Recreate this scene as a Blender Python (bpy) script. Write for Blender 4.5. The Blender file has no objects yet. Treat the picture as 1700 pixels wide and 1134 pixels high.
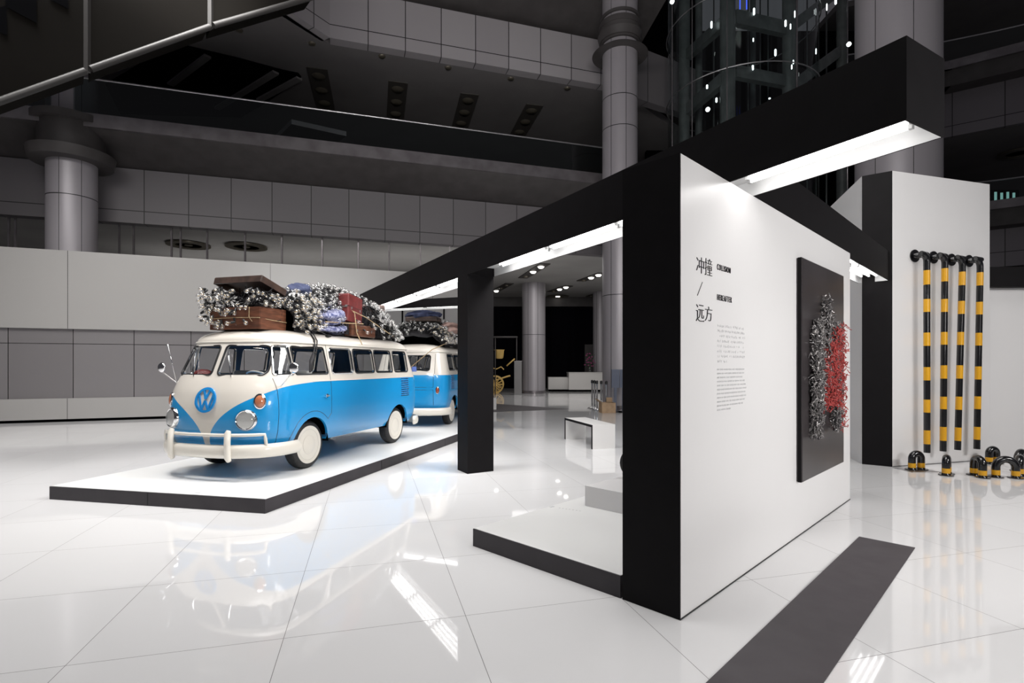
import bpy, bmesh, math, random
from mathutils import Vector, Matrix, Quaternion
from math import sin, cos, pi, radians, sqrt

# ------------------------------------------------------------------ camera
SC = bpy.context.scene
COL = SC.collection
F, CX, HY, EYE = 875.0, 850.0, 606.0, 1.6
cam_d = bpy.data.cameras.new('camera'); cam = bpy.data.objects.new('camera', cam_d); COL.objects.link(cam)
cam.location = (0, 0, EYE); cam.rotation_euler = (pi / 2, 0, 0)
cam_d.sensor_width = 36; cam_d.sensor_fit = 'HORIZONTAL'; cam_d.lens = F / 1700 * 36
cam_d.shift_y = (HY - 567) / 1700; cam_d.clip_start = 0.05; cam_d.clip_end = 200
SC.camera = cam
# ------------------------------------------------------------------ world, exposure
wd = bpy.data.worlds.new('world'); SC.world = wd; wd.use_nodes = True
wd.node_tree.nodes['Background'].inputs[0].default_value = (0.62, 0.60, 0.66, 1)
wd.node_tree.nodes['Background'].inputs[1].default_value = 0.09
SC.view_settings.view_transform = 'Standard'; SC.view_settings.look = 'None'
SC.view_settings.gamma = 1.0; SC.view_settings.exposure = 0.0
SC.view_settings.use_curve_mapping = False
# ------------------------------------------------------------------ large lights (ceiling floods of the hall, plus unseen fill lights added for brightness)
def area(name, loc, target, sx, sy, power, spread=120, col=(1, .98, .96)):
    d = bpy.data.lights.new(name, 'AREA'); d.shape = 'RECTANGLE'; d.size = sx; d.size_y = sy
    d.energy = power; d.spread = radians(spread); d.color = col
    o = bpy.data.objects.new(name, d); COL.objects.link(o); o.location = loc
    o.rotation_euler = (Vector(target) - Vector(loc)).to_track_quat('-Z', 'Y').to_euler()
    return o
area('flood_light', (0, 4.6, 14.5), (0, 5.6, 0), 12, 5, 520, 100)
area('flood_light', (-8, 5.5, 17), (-7, 10, 1), 6, 3, 420, 60)
area('wall_wash_fill', (10, 1.8, 5), (7.3, 8.7, .6), 3, 1, 60, 80)  # unseen fill added to brighten the lower pylon front
area('hall_light', (5, 25, 6.15), (5, 25, 0), 10, 6, 330, 170)
area('wall_wash_fill', (6, -1.2, 2.9), (2.7, 4.9, 1.5), 3, 1.5, 92, 76)
area('wall_wash_fill', (-8.5, 8.5, 9), (-10, 15.2, 2.2), 8, 1.5, 230, 90)  # unseen fill added over the frame to lift the left wall
area('up_fill', (0, 1.5, 6.6), (1, 22, 13), 8, 1.5, 700, 130)  # added fill aimed up at the upper facade, no real lamp there
area('bus_fill', (3.6, 6.2, 7.2), (-2.4, 8.6, 1), 4, 2.5, 130, 60)  # unseen fill added to brighten the side of the bus
area('up_fill', (-7, 22.5, 3.2), (-7, 23, 6.2), 16, 3, 130, 160)  # fill hidden behind the left wall, added to brighten the low ceiling
TUBE_E = 4.6

# ------------------------------------------------------------------ helpers
def G(px, py, z=0.0):
    Y = (EYE - z) * F / (py - HY); return Vector(((px - CX) * Y / F, Y, z))
def K(px, Y, py):
    return Vector(((px - CX) * Y / F, Y, EYE + (HY - py) * Y / F))
R = random.Random(7)

def mat(name, col, rough=.5, metal=0, coat=0, emit=None, es=0, spec=.5, coat_rough=.03):
    m = bpy.data.materials.new(name); m.use_nodes = True
    b = m.node_tree.nodes['Principled BSDF']
    b.inputs['Base Color'].default_value = (*col, 1); b.inputs['Roughness'].default_value = rough
    b.inputs['Metallic'].default_value = metal; b.inputs['Coat Weight'].default_value = coat
    b.inputs['Coat Roughness'].default_value = coat_rough
    b.inputs['Specular IOR Level'].default_value = spec
    if emit: b.inputs['Emission Color'].default_value = (*emit, 1); b.inputs['Emission Strength'].default_value = es
    return m
def noise_mat(name, c1, c2, scale, rough=.5, metal=0, coat=0, stretch=(1, 1, 1), bump=0, spec=.5, detail=4):
    m = mat(name, c1, rough, metal, coat, spec=spec); nt = m.node_tree; N = nt.nodes; L = nt.links
    tc = N.new('ShaderNodeTexCoord'); mp = N.new('ShaderNodeMapping'); mp.inputs['Scale'].default_value = stretch
    n = N.new('ShaderNodeTexNoise'); n.inputs['Scale'].default_value = scale; n.inputs['Detail'].default_value = detail
    r = N.new('ShaderNodeValToRGB'); r.color_ramp.elements[0].color = (*c1, 1); r.color_ramp.elements[1].color = (*c2, 1)
    r.color_ramp.elements[0].position = .35; r.color_ramp.elements[1].position = .65
    L.new(tc.outputs['Object'], mp.inputs[0]); L.new(mp.outputs[0], n.inputs['Vector']); L.new(n.outputs['Fac'], r.inputs[0])
    L.new(r.outputs[0], N['Principled BSDF'].inputs['Base Color'])
    if bump:
        b = N.new('ShaderNodeBump'); b.inputs['Strength'].default_value = bump; b.inputs['Distance'].default_value = .01
        L.new(n.outputs['Fac'], b.inputs['Height']); L.new(b.outputs[0], N['Principled BSDF'].inputs['Normal'])
    return m
class E:  # tiny node-expression helper
    def __init__(s, nt): s.nt = nt
    def op(s, o, a, b=None, c=None):
        n = s.nt.nodes.new('ShaderNodeMath'); n.operation = o
        for i, v in enumerate((a, b, c)):
            if v is None: continue
            if isinstance(v, (int, float)): n.inputs[i].default_value = v
            else: s.nt.links.new(v, n.inputs[i])
        return n.outputs[0]
def mixcol(nt, fac, a, b):
    n = nt.nodes.new('ShaderNodeMix'); n.data_type = 'RGBA'
    nt.links.new(fac, n.inputs[0])
    for i, v in ((6, a), (7, b)):
        if isinstance(v, tuple): n.inputs[i].default_value = (*v, 1)
        else: nt.links.new(v, n.inputs[i])
    return n.outputs[2]

M = {}
M['white'] = noise_mat('white_paint', (.80, .79, .78), (.83, .82, .81), 3, .45)
M['wallwhite'] = noise_mat('white_lacquer_board', (.74, .73, .73), (.76, .75, .75), .7, .3)
M['platform'] = noise_mat('platform_white', (.77, .77, .76), (.80, .80, .79), 1.2, .35)
M['black'] = noise_mat('matte_black_board', (.0062, .0055, .0062), (.0075, .0067, .0075), 6, .6, spec=.12)
M['edge'] = noise_mat('charcoal_plinth_face', (.024, .020, .025), (.034, .029, .034), 4, .5)
M['recess'] = mat('white_soffit', (.62, .62, .62), .5)
M['tube'] = mat('lit_tube', (1, 1, 1), .4, emit=(1, .985, .97), es=TUBE_E)
M['plastic'] = mat('pale_grey_plastic', (.45, .45, .45), .4)
M['carpet'] = noise_mat('charcoal_floor_mat', (.062, .054, .060), (.074, .066, .072), 5, .55, spec=.4)
M['chrome'] = mat('chrome', (.75, .75, .76), .08, 1)
M['steel'] = noise_mat('brushed_steel', (.42, .41, .42), (.55, .54, .55), 4, .3, .9, stretch=(1, 1, 12))
M['cream'] = mat('cream_enamel', (.72, .68, .61), .3, 0, .6)
M['blue'] = mat('blue_enamel', (.012, .235, .60), .25, 0, .8)
M['tyre'] = noise_mat('tyre_rubber', (.012, .012, .013), (.022, .021, .022), 30, .6)
M['rubber'] = mat('black_rubber', (.01, .01, .011), .4)
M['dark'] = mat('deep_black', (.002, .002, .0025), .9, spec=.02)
M['cable'] = mat('black_cable', (.012, .011, .013), .6, spec=.3)
M['lens_amber'] = mat('amber_lens', (.45, .16, .08), .1, 0, 1)
M['lens_red'] = mat('red_amber_lens', (.28, .05, .02), .1, 0, 1)
M['seat'] = mat('seat_vinyl', (.42, .41, .39), .5)
M['wood'] = noise_mat('brown_wood', (.075, .028, .016), (.17, .065, .035), 5, .4, 0, .2, stretch=(1, 1, 7), bump=.2)
M['darkwood'] = noise_mat('dark_brown_leather', (.035, .022, .018), (.07, .042, .033), 8, .4, 0, .2, bump=.2)
M['redcase'] = noise_mat('red_leatherette', (.11, .016, .016), (.17, .026, .026), 12, .45, bump=.2)
M['pinkcase'] = noise_mat('dusty_brown_board', (.24, .15, .13), (.33, .22, .19), 6, .6)
M['rope'] = noise_mat('jute_rope', (.30, .21, .12), (.45, .34, .20), 40, .9)
M['yellow'] = mat('yellow_gloss', (.72, .36, .010), .3, 0, .3)
M['bgloss'] = mat('black_gloss_pipe', (.006, .006, .007), .2, 0, .5)
M['gold'] = mat('gold_paint', (.75, .50, .16), .5, 0)
M['redstrand'] = mat('coral_red_strand', (.42, .055, .05), .6)
M['greystrand'] = noise_mat('weathered_metal_strand', (.10, .095, .10), (.38, .36, .35), 25, .35, .5)
M['artpanel'] = noise_mat('dark_satin_panel', (.035, .030, .032), (.050, .043, .045), 2, .28, .2)
M['text'] = mat('ink_black', (.012, .012, .014), .6)
M['textgrey'] = mat('ink_pale_grey', (.56, .56, .57), .7)
M['cardboard'] = noise_mat('cardboard', (.34, .23, .14), (.42, .29, .18), 8, .8)
M['bluesign'] = mat('slate_blue_sign', (.06, .075, .12), .4)
M['pinkflower'] = mat('pink_petal', (.50, .10, .28), .6)
M['green'] = mat('dark_leaf', (.03, .07, .03), .6)
M['darkframe'] = noise_mat('dark_green_steel', (.085, .095, .093), (.12, .13, .13), 3, .4, .3)
M['facade'] = None
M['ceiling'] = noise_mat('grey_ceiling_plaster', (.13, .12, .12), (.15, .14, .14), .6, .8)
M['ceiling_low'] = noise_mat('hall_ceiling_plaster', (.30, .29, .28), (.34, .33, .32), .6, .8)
M['cornice'] = noise_mat('dark_cornice', (.045, .040, .040), (.06, .054, .054), 2, .6)
M['strip'] = noise_mat('grey_metal_strip', (.22, .20, .21), (.30, .28, .29), 2, .25, .7, stretch=(1, 1, 1))
M['pillar'] = noise_mat('pillar_cladding', (.30, .28, .30), (.36, .34, .36), .8, .42, .2, stretch=(1, 1, .1))
M['brownpanel'] = noise_mat('unlit_brown_panel', (.0035, .0028, .0022), (.0045, .0038, .003), .7, .8, spec=.05)  # near-black colour stands in for a panel left unlit
M['tubegrey'] = mat('dull_grey_pipe', (.03, .028, .027), .5, .2)
M['bench'] = mat('bench_white', (.74, .73, .72), .35)
M['wallgrey'] = noise_mat('grey_panel', (.17, .165, .165), (.19, .185, .185), 1, .45)
M['deskwhite'] = mat('desk_white', (.62, .60, .58), .35)
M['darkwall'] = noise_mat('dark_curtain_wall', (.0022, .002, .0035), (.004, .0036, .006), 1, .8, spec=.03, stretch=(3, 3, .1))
M['navycloth'] = noise_mat('navy_cloth', (.02, .028, .07), (.05, .06, .12), 9, .9, bump=.6)
M['lamp_on'] = mat('lit_downlight', (1, 1, 1), .5, emit=(1, .95, .88), es=6)
M['glow_white'] = mat('white_glow', (1, 1, 1), .5, emit=(.9, 1, 1), es=2.2)
M['blue_led'] = mat('blue_led', (.05, .1, 1), .5, emit=(.08, .15, 1), es=1.0)
M['screen'] = mat('lit_screen', (.1, .2, .2), .5, emit=(.35, .7, .65), es=.6)
M['lampoff'] = mat('unlit_lamp_can', (.13, .115, .09), .3, .5)
M['sticker'] = mat('white_blue_sticker', (.10, .16, .45), .4)

def glass(name, tint=(.9, .95, 1), gloss=.12, rough=.02, ior=1.45, milk=0):
    m = bpy.data.materials.new(name); m.use_nodes = True; nt = m.node_tree; nt.nodes.clear()
    o = nt.nodes.new('ShaderNodeOutputMaterial'); mx = nt.nodes.new('ShaderNodeMixShader')
    t = nt.nodes.new('ShaderNodeBsdfTransparent'); t.inputs[0].default_value = (*tint, 1)
    g = nt.nodes.new('ShaderNodeBsdfGlossy'); g.inputs['Roughness'].default_value = rough
    g.inputs[0].default_value = (1, 1, 1, 1)
    fr = nt.nodes.new('ShaderNodeFresnel'); fr.inputs[0].default_value = ior
    e = E(nt); gm = nt.nodes.new('ShaderNodeNewGeometry')
    nt.links.new(e.op('MULTIPLY_ADD', gm.outputs['Backfacing'], 1 / ior - ior, ior), fr.inputs[0])
    f = e.op('MINIMUM', e.op('ADD', fr.outputs[0], gloss), 1.0)
    nt.links.new(f, mx.inputs[0]); nt.links.new(t.outputs[0], mx.inputs[1]); nt.links.new(g.outputs[0], mx.inputs[2])
    if milk:
        d = nt.nodes.new('ShaderNodeBsdfDiffuse'); d.inputs[0].default_value = (.9, .88, .85, 1); m2 = nt.nodes.new('ShaderNodeMixShader'); m2.inputs[0].default_value = milk
        nt.links.new(mx.outputs[0], m2.inputs[1]); nt.links.new(d.outputs[0], m2.inputs[2]); mx = m2
    nt.links.new(mx.outputs[0], o.inputs[0]); return m
M['carglass'] = glass('car_glass', (.96, .975, .98), .01)
M['bulbglass'] = glass('bulb_glass', (.94, .94, .94), .09, .10, 1.5, .03)
M['railglass'] = glass('balustrade_glass', (.62, .66, .66), .01)
M['plasticclear'] = glass('lens_glass', (.95, .95, .95), .06, .08)

def plaid():
    m = mat('blue_plaid_cloth', (.1, .1, .3), .9); nt = m.node_tree; e = E(nt)
    tc = nt.nodes.new('ShaderNodeTexCoord'); n = nt.nodes.new('ShaderNodeTexNoise'); n.inputs['Scale'].default_value = 4
    nt.links.new(tc.outputs['Object'], n.inputs['Vector'])
    mx = nt.nodes.new('ShaderNodeVectorMath'); mx.operation = 'ADD'
    nt.links.new(tc.outputs['Object'], mx.inputs[0]); nt.links.new(n.outputs['Color'], mx.inputs[1])
    s = nt.nodes.new('ShaderNodeSeparateXYZ'); nt.links.new(mx.outputs[0], s.inputs[0])
    a = e.op('SINE', e.op('MULTIPLY', s.outputs[0], 60)); b = e.op('SINE', e.op('MULTIPLY', s.outputs[2], 60))
    f = e.op('MULTIPLY_ADD', e.op('ADD', a, b), .25, .5)
    c = mixcol(nt, f, (.025, .035, .13), (.36, .37, .50))
    nt.links.new(c, nt.nodes['Principled BSDF'].inputs['Base Color'])
    bp = nt.nodes.new('ShaderNodeBump'); bp.inputs['Strength'].default_value = .6; bp.inputs['Distance'].default_value = .03
    nt.links.new(n.outputs['Fac'], bp.inputs['Height']); nt.links.new(bp.outputs[0], nt.nodes['Principled BSDF'].inputs['Normal'])
    return m
M['plaid'] = plaid()

def floor_mat():
    m = mat('polished_white_tile', (.8, .8, .8), .05, spec=.5); nt = m.node_tree; e = E(nt)
    tc = nt.nodes.new('ShaderNodeTexCoord'); s = nt.nodes.new('ShaderNodeSeparateXYZ')
    nt.links.new(tc.outputs['Object'], s.inputs[0]); X, Y = s.outputs[0], s.outputs[1]
    q = e.op('ADD', e.op('MULTIPLY', X, .9655), e.op('MULTIPLY', Y, .2605))
    p = e.op('ADD', e.op('MULTIPLY', X, -.2605), e.op('MULTIPLY', Y, .9655))
    def line(c, off, sp):
        u = e.op('DIVIDE', e.op('SUBTRACT', c, off), sp)
        d = e.op('ABSOLUTE', e.op('SUBTRACT', e.op('FRACT', e.op('ADD', u, .5)), .5))
        return e.op('LESS_THAN', e.op('MULTIPLY', d, sp), .0017), e.op('FLOOR', u)
    l1, i1 = line(q, .59, 1.077); l2, i2 = line(p, 3.326, 1.045)
    g = e.op('MAXIMUM', l1, l2)
    cb = nt.nodes.new('ShaderNodeCombineXYZ'); nt.links.new(i1, cb.inputs[0]); nt.links.new(i2, cb.inputs[1])
    wn = nt.nodes.new('ShaderNodeTexWhiteNoise'); nt.links.new(cb.outputs[0], wn.inputs['Vector'])
    base = mixcol(nt, wn.outputs['Value'], (.755, .75, .755), (.79, .785, .79))
    c = mixcol(nt, g, base, (.16, .15, .15))
    nt.links.new(c, nt.nodes['Principled BSDF'].inputs['Base Color'])
    nt.links.new(e.op('MULTIPLY_ADD', g, .5, .035), nt.nodes['Principled BSDF'].inputs['Roughness'])
    return m
M['floor'] = floor_mat()

def joint_mat(name, col, col2, sp, off=0, w=.012, hz=(), rough=.3, metal=.3):
    """cladding with vertical joints every sp metres along local x and horizontal joints at heights hz"""
    m = mat(name, col, rough, metal); nt = m.node_tree; e = E(nt)
    tc = nt.nodes.new('ShaderNodeTexCoord'); s = nt.nodes.new('ShaderNodeSeparateXYZ')
    nt.links.new(tc.outputs['Object'], s.inputs[0])
    u = e.op('DIVIDE', e.op('SUBTRACT', s.outputs[0], off), sp)
    d = e.op('MULTIPLY', e.op('ABSOLUTE', e.op('SUBTRACT', e.op('FRACT', e.op('ADD', u, .5)), .5)), sp)
    g = e.op('LESS_THAN', d, w)
    for h in hz:
        g = e.op('MAXIMUM', g, e.op('LESS_THAN', e.op('ABSOLUTE', e.op('SUBTRACT', s.outputs[2], h)), w))
    wn = nt.nodes.new('ShaderNodeTexWhiteNoise'); wn.noise_dimensions = '1D'
    nt.links.new(e.op('FLOOR', u), wn.inputs['W'])
    base = mixcol(nt, wn.outputs['Value'], col, col2)
    nt.links.new(mixcol(nt, g, base, (.01, .01, .01)), nt.nodes['Principled BSDF'].inputs['Base Color'])
    return m

class MB:
    def __init__(s): s.v = []; s.f = []; s.m = []; s.sm = []
    def add(s, vs, fs, mi=0, smooth=False):
        b = len(s.v); s.v += [tuple(v) for v in vs]
        for f in fs: s.f.append([b + i for i in f]); s.m.append(mi); s.sm.append(smooth)
        return s
    def box(s, c, d, mi=0, rot=None):
        c = Vector(c); hx, hy, hz = d[0] / 2, d[1] / 2, d[2] / 2
        vs = [Vector((x, y, z)) for x in (-hx, hx) for y in (-hy, hy) for z in (-hz, hz)]
        if rot is not None: vs = [rot @ v for v in vs]
        return s.add([v + c for v in vs], [(0, 1, 3, 2), (4, 6, 7, 5), (0, 4, 5, 1), (2, 3, 7, 6), (0, 2, 6, 4), (1, 5, 7, 3)], mi)
    def bbox(s, c, d, bev=.01, mi=0, rot=None, seg=2):
        bm = bmesh.new(); bmesh.ops.create_cube(bm, size=1)
        for v in bm.verts: v.co = Vector((v.co.x * d[0], v.co.y * d[1], v.co.z * d[2]))
        bmesh.ops.bevel(bm, geom=bm.edges[:], offset=bev, segments=seg, affect='EDGES', profile=.5)
        vs = [(rot @ v.co if rot is not None else v.co) + Vector(c) for v in bm.verts]
        bm.verts.index_update(); s.add(vs, [[v.index for v in f.verts] for f in bm.faces], mi, False); bm.free(); return s
    def prism(s, poly, z0, z1, mi=0, mside=None, mtop=None):
        n = len(poly)
        a = sum(poly[i][0] * poly[(i + 1) % n][1] - poly[(i + 1) % n][0] * poly[i][1] for i in range(n))
        if a < 0: poly = poly[::-1]; mside = mside and None
        vs = [(p[0], p[1], z0) for p in poly] + [(p[0], p[1], z1) for p in poly]
        s.add(vs, [list(range(n))[::-1]], mi); b = len(s.v) - 2 * n
        s.f.append([b + n + i for i in range(n)]); s.m.append(mi if mtop is None else mtop); s.sm.append(False)
        for i in range(n):
            j = (i + 1) % n; s.f.append([b + i, b + j, b + n + j, b + n + i])
            s.m.append(mi if mside is None else mside); s.sm.append(False)
        return s
    def tube(s, pts, r, n=8, mi=0, closed=False, caps=True):
        pts = [Vector(p) for p in pts]; k = len(pts); rings = []
        up = Vector((0, 0, 1)); prev = None
        for i, p in enumerate(pts):
            if closed: t = pts[(i + 1) % k] - pts[i - 1]
            else: t = pts[min(i + 1, k - 1)] - pts[max(i - 1, 0)]
            if t.length < 1e-9: t = Vector((0, 0, 1))
            t.normalize()
            if prev is None:
                a = up if abs(t.z) < .9 else Vector((1, 0, 0)); u = t.cross(a).normalized()
            else: u = (prev - t * prev.dot(t)); u = u.normalized() if u.length > 1e-6 else t.orthogonal().normalized()
            prev = u; w = t.cross(u); rr = r[i] if isinstance(r, (list, tuple)) else r
            rings.append([p + (u * cos(2 * pi * j / n) + w * sin(2 * pi * j / n)) * rr for j in range(n)])
        vs = [v for g in rings for v in g]; fs = []
        for i in range(k if closed else k - 1):
            a, b = i * n, ((i + 1) % k) * n
            for j in range(n): fs.append((a + j, a + (j + 1) % n, b + (j + 1) % n, b + j))
        s.add(vs, fs, mi, True)
        if not closed and caps:
            b = len(s.v) - k * n
            s.f.append([b + j for j in range(n)][::-1]); s.m.append(mi); s.sm.append(False)
            s.f.append([b + (k - 1) * n + j for j in range(n)]); s.m.append(mi); s.sm.append(False)
        return s
    def lathe(s, prof, n=24, mi=0, mtx=None, smooth=True):
        """prof: (r, h) pairs around local z"""
        vs = []; fs = []; k = len(prof)
        for r, h in prof:
            for j in range(n):
                v = Vector((r * cos(2 * pi * j / n), r * sin(2 * pi * j / n), h)); vs.append(mtx @ v if mtx is not None else v)
        for i in range(k - 1):
            for j in range(n): fs.append((i * n + j, i * n + (j + 1) % n, (i + 1) * n + (j + 1) % n, (i + 1) * n + j))
        s.add(vs, fs, mi, smooth); b = len(s.v) - k * n
        if prof[0][0] > 1e-4: s.f.append([b + j for j in range(n)][::-1]); s.m.append(mi); s.sm.append(False)
        if prof[-1][0] > 1e-4: s.f.append([b + (k - 1) * n + j for j in range(n)]); s.m.append(mi); s.sm.append(False)
        return s
    def quad(s, a, b, c, d, mi=0): return s.add([a, b, c, d], [(0, 1, 2, 3)], mi)
    def mesh(s, name, mats):
        me = bpy.data.meshes.new(name); me.from_pydata(s.v, [], s.f)
        for m in (mats if isinstance(mats, (list, tuple)) else [mats]): me.materials.append(m)
        for p, mi, sm in zip(me.polygons, s.m, s.sm): p.material_index = mi; p.use_smooth = sm
        me.validate(); bm = bmesh.new(); bm.from_mesh(me)
        bmesh.ops.remove_doubles(bm, verts=bm.verts, dist=1e-6)
        bmesh.ops.recalc_face_normals(bm, faces=bm.faces)
        for e_ in bm.edges:
            if len(e_.link_faces) == 2 and e_.calc_face_angle(0) > radians(48): e_.smooth = False
        bm.to_mesh(me); bm.free()
        return me
    def build(s, name, mats, parent=None, loc=None, rz=None, origin=None):
        if origin is not None: s.v = [(a - origin[0], b - origin[1], c - origin[2]) for a, b, c in s.v]; loc = origin
        o = bpy.data.objects.new(name, s.mesh(name, mats)); COL.objects.link(o)
        if parent: o.parent = parent
        if loc is not None: o.location = loc
        if rz is not None: o.rotation_euler = (0, 0, rz)
        return o
def tag(o, label=None, cat=None, group=None, kind=None):
    if label: o['label'] = label
    if cat: o['category'] = cat
    if group: o['group'] = group
    if kind: o['kind'] = kind
    return o
def empty(name, loc=(0, 0, 0), rz=0):
    o = bpy.data.objects.new(name, None); COL.objects.link(o); o.location = loc; o.rotation_euler = (0, 0, rz)
    o.empty_display_size = .2; return o
def copy_tree(o, parent=None):
    c = o.copy(); COL.objects.link(c)
    if parent: c.parent = parent
    for ch in list(o.children): copy_tree(ch, c)
    return c
def rotm(z, M_): return Matrix.Translation(M_) @ Matrix.Rotation(z, 4, 'Z')
def axis_mtx(p, d):
    return Matrix.Translation(Vector(p)) @ Vector(d).to_track_quat('Z', 'Y').to_matrix().to_4x4()
def struct(o): o['kind'] = 'structure'; return o

# ------------------------------------------------------------------ floor
f_ = MB(); f_.quad((-45, -8, 0), (45, -8, 0), (45, 60, 0), (-45, 60, 0)); struct(f_.build('floor', M['floor']))
# ------------------------------------------------------------------ building shell
def angled(p0, p1):
    p0 = Vector(p0); p1 = Vector(p1); d = p1 - p0
    return p0, math.atan2(d.y, d.x), d.length
# left white wall with reflective glass band
WA = Vector((-15.5, 13.70)); WB = Vector((-.9, 19.25))
p0, rz, Lw = angled(WA, WB)
def wallbox(name, L, y0, y1, z0, z1, m, x0=0):
    return struct(MB().box(((x0 + L) / 2, (y0 + y1) / 2, (z0 + z1) / 2), (L - x0, y1 - y0, z1 - z0)).build(name, m, None, (p0.x, p0.y, 0), rz))
M['w1'] = joint_mat('white_wall_panels', (.36, .35, .34), (.37, .36, .35), 5.2, 3.2, .006, (), .3, 0)
wallbox('wall_left', Lw, 0, .5, 2.62, 4.82, M['w1'])
wallbox('trim_1', Lw, -.02, .5, .08, .66, M['w1'])
wallbox('trim_2', Lw, .06, .45, 0, .08, M['dark'])
M['gband'] = joint_mat('grey_glass_band', (.27, .255, .26), (.31, .295, .30), 1.45, .4, .008, (2.2,), .16, .35)
wallbox('window_1', Lw, .08, .4, .66, 2.62, M['gband'])
# grey wall panels with slits behind the second bus
o = MB()
for px in (634, 668, 702, 737): o.tube([K(px, 17.25, 508), K(px, 17.25, 560)], .025, 6)
struct(o.build('trim_3', M['dark']))
o = MB(); a = K(605, 17.35, 508); b = K(790, 17.35, 508)
o.box(((a.x + b.x) / 2, 17.35, 1.75), (b.x - a.x, .1, 3.45)); struct(o.build('wall_back', M['wallgrey']))

# atrium facade: frame along local x, origin on the facade line
FA = Vector((-20, 16.8 - .309 * 6.5)); FB = Vector((4.6, 16.8 + .309 * 18.1))
fo, frz, FL = angled(FA, FB)
def fac(name, x0, x1, y0, y1, z0, z1, m, st=True, ry=None):
    ob = MB().box(((x0 + x1) / 2, (y0 + y1) / 2, (z0 + z1) / 2), (x1 - x0, y1 - y0, z1 - z0)).build(name, m, None, (fo.x, fo.y, 0), frz)
    return struct(ob) if st else ob
def fx_local(px, z=None, off=0):
    """local x on the facade line (shifted by off towards the hall) seen at pixel column px"""
    k = (px - CX) / F; ca, sa = cos(frz), sin(frz); ox, oy = fo.x + off * sa, fo.y - off * ca
    # ox + ca s = k (oy + sa s)
    return (k * oy - ox) / (ca - k * sa)
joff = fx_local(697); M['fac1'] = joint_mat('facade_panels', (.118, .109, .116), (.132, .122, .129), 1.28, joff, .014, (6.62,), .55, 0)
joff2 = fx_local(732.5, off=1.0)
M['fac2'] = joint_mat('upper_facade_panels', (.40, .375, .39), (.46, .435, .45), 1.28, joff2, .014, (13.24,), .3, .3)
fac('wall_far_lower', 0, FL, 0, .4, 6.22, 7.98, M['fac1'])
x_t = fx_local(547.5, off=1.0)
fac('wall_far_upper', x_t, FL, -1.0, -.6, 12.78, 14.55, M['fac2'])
# upper return towards the camera
ca, sa = cos(frz), sin(frz)
pt = Vector((fo.x + x_t * ca + 1.0 * sa, fo.y + x_t * sa - 1.0 * ca)); pe = pt + Vector((-.5217, -.853)) * 4.5
ro, rrz, RL = angled(pe, pt)
struct(MB().box((RL / 2, .2, 13.66), (RL, .4, 1.76)).build('wall_far_return', M['fac2'], None, (ro.x, ro.y, 0), rrz))
# cornices: dark sloping overhangs carrying the walkways
def cornice(name, x0, x1, off, z0, z1, zt):
    m = MB(); y = -off
    m.add([(x0, .2, z0), (x1, .2, z0), (x1, y, z1), (x0, y, z1), (x0, y, zt), (x1, y, zt), (x1, .6, zt), (x0, .6, zt)],
          [(0, 1, 2, 3), (3, 2, 5, 4), (4, 5, 6, 7), (7, 6, 1, 0), (0, 3, 4, 7), (1, 6, 5, 2)])
    return struct(m.build(name, M['cornice'], None, (fo.x, fo.y, 0), frz))
xe = fx_local(1009, off=1.5)
cornice('trim_4', 0, xe + 1.2, 1.45, 7.95, 8.62, 9.0)
fac('trim_5', 0, xe, -1.55, -1.40, 8.62, 9.02, M['strip'])
cornice('trim_6', x_t - 1, FL + .5, 3.0, 14.5, 15.6, 15.9)
fac('trim_7', fx_local(800, off=3.0), fx_local(1062, off=3.0), -3.1, -2.95, 15.45, 16.05, M['strip'])
# walkway balustrade
bal = tag(empty('walkway_balustrade', (fo.x, fo.y, 9.02), frz), 'long glass balustrade with a thin metal handrail along the upper walkway', 'balustrade')
MB().box((xe / 2, -1.48, .52), (xe, .015, 1.0)).build('glass_panel', M['railglass'], bal)
MB().tube([(0, -1.48, 1.04), (xe, -1.48, 1.04)], .03, 8).build('handrail', M['steel'], bal)
# second walkway balustrade high right of the round pillar top
# ceilings
def ceil_poly(name, pts, z, m, th=.3):
    return struct(MB().prism([(p[0], p[1]) for p in pts], z, z + th).build(name, m))
def fw(x, y):  # facade local to world
    return (fo.x + x * ca - y * sa, fo.y + x * sa + y * ca)
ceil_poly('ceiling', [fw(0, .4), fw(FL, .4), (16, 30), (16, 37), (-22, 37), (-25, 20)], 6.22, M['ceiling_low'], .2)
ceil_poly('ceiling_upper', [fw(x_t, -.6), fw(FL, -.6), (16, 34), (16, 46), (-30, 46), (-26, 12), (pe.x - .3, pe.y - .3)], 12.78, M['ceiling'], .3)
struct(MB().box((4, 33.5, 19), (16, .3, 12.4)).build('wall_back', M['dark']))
struct(MB().box((0, 46, 12), (90, .4, 26)).build('wall_back', M['dark']))
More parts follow.
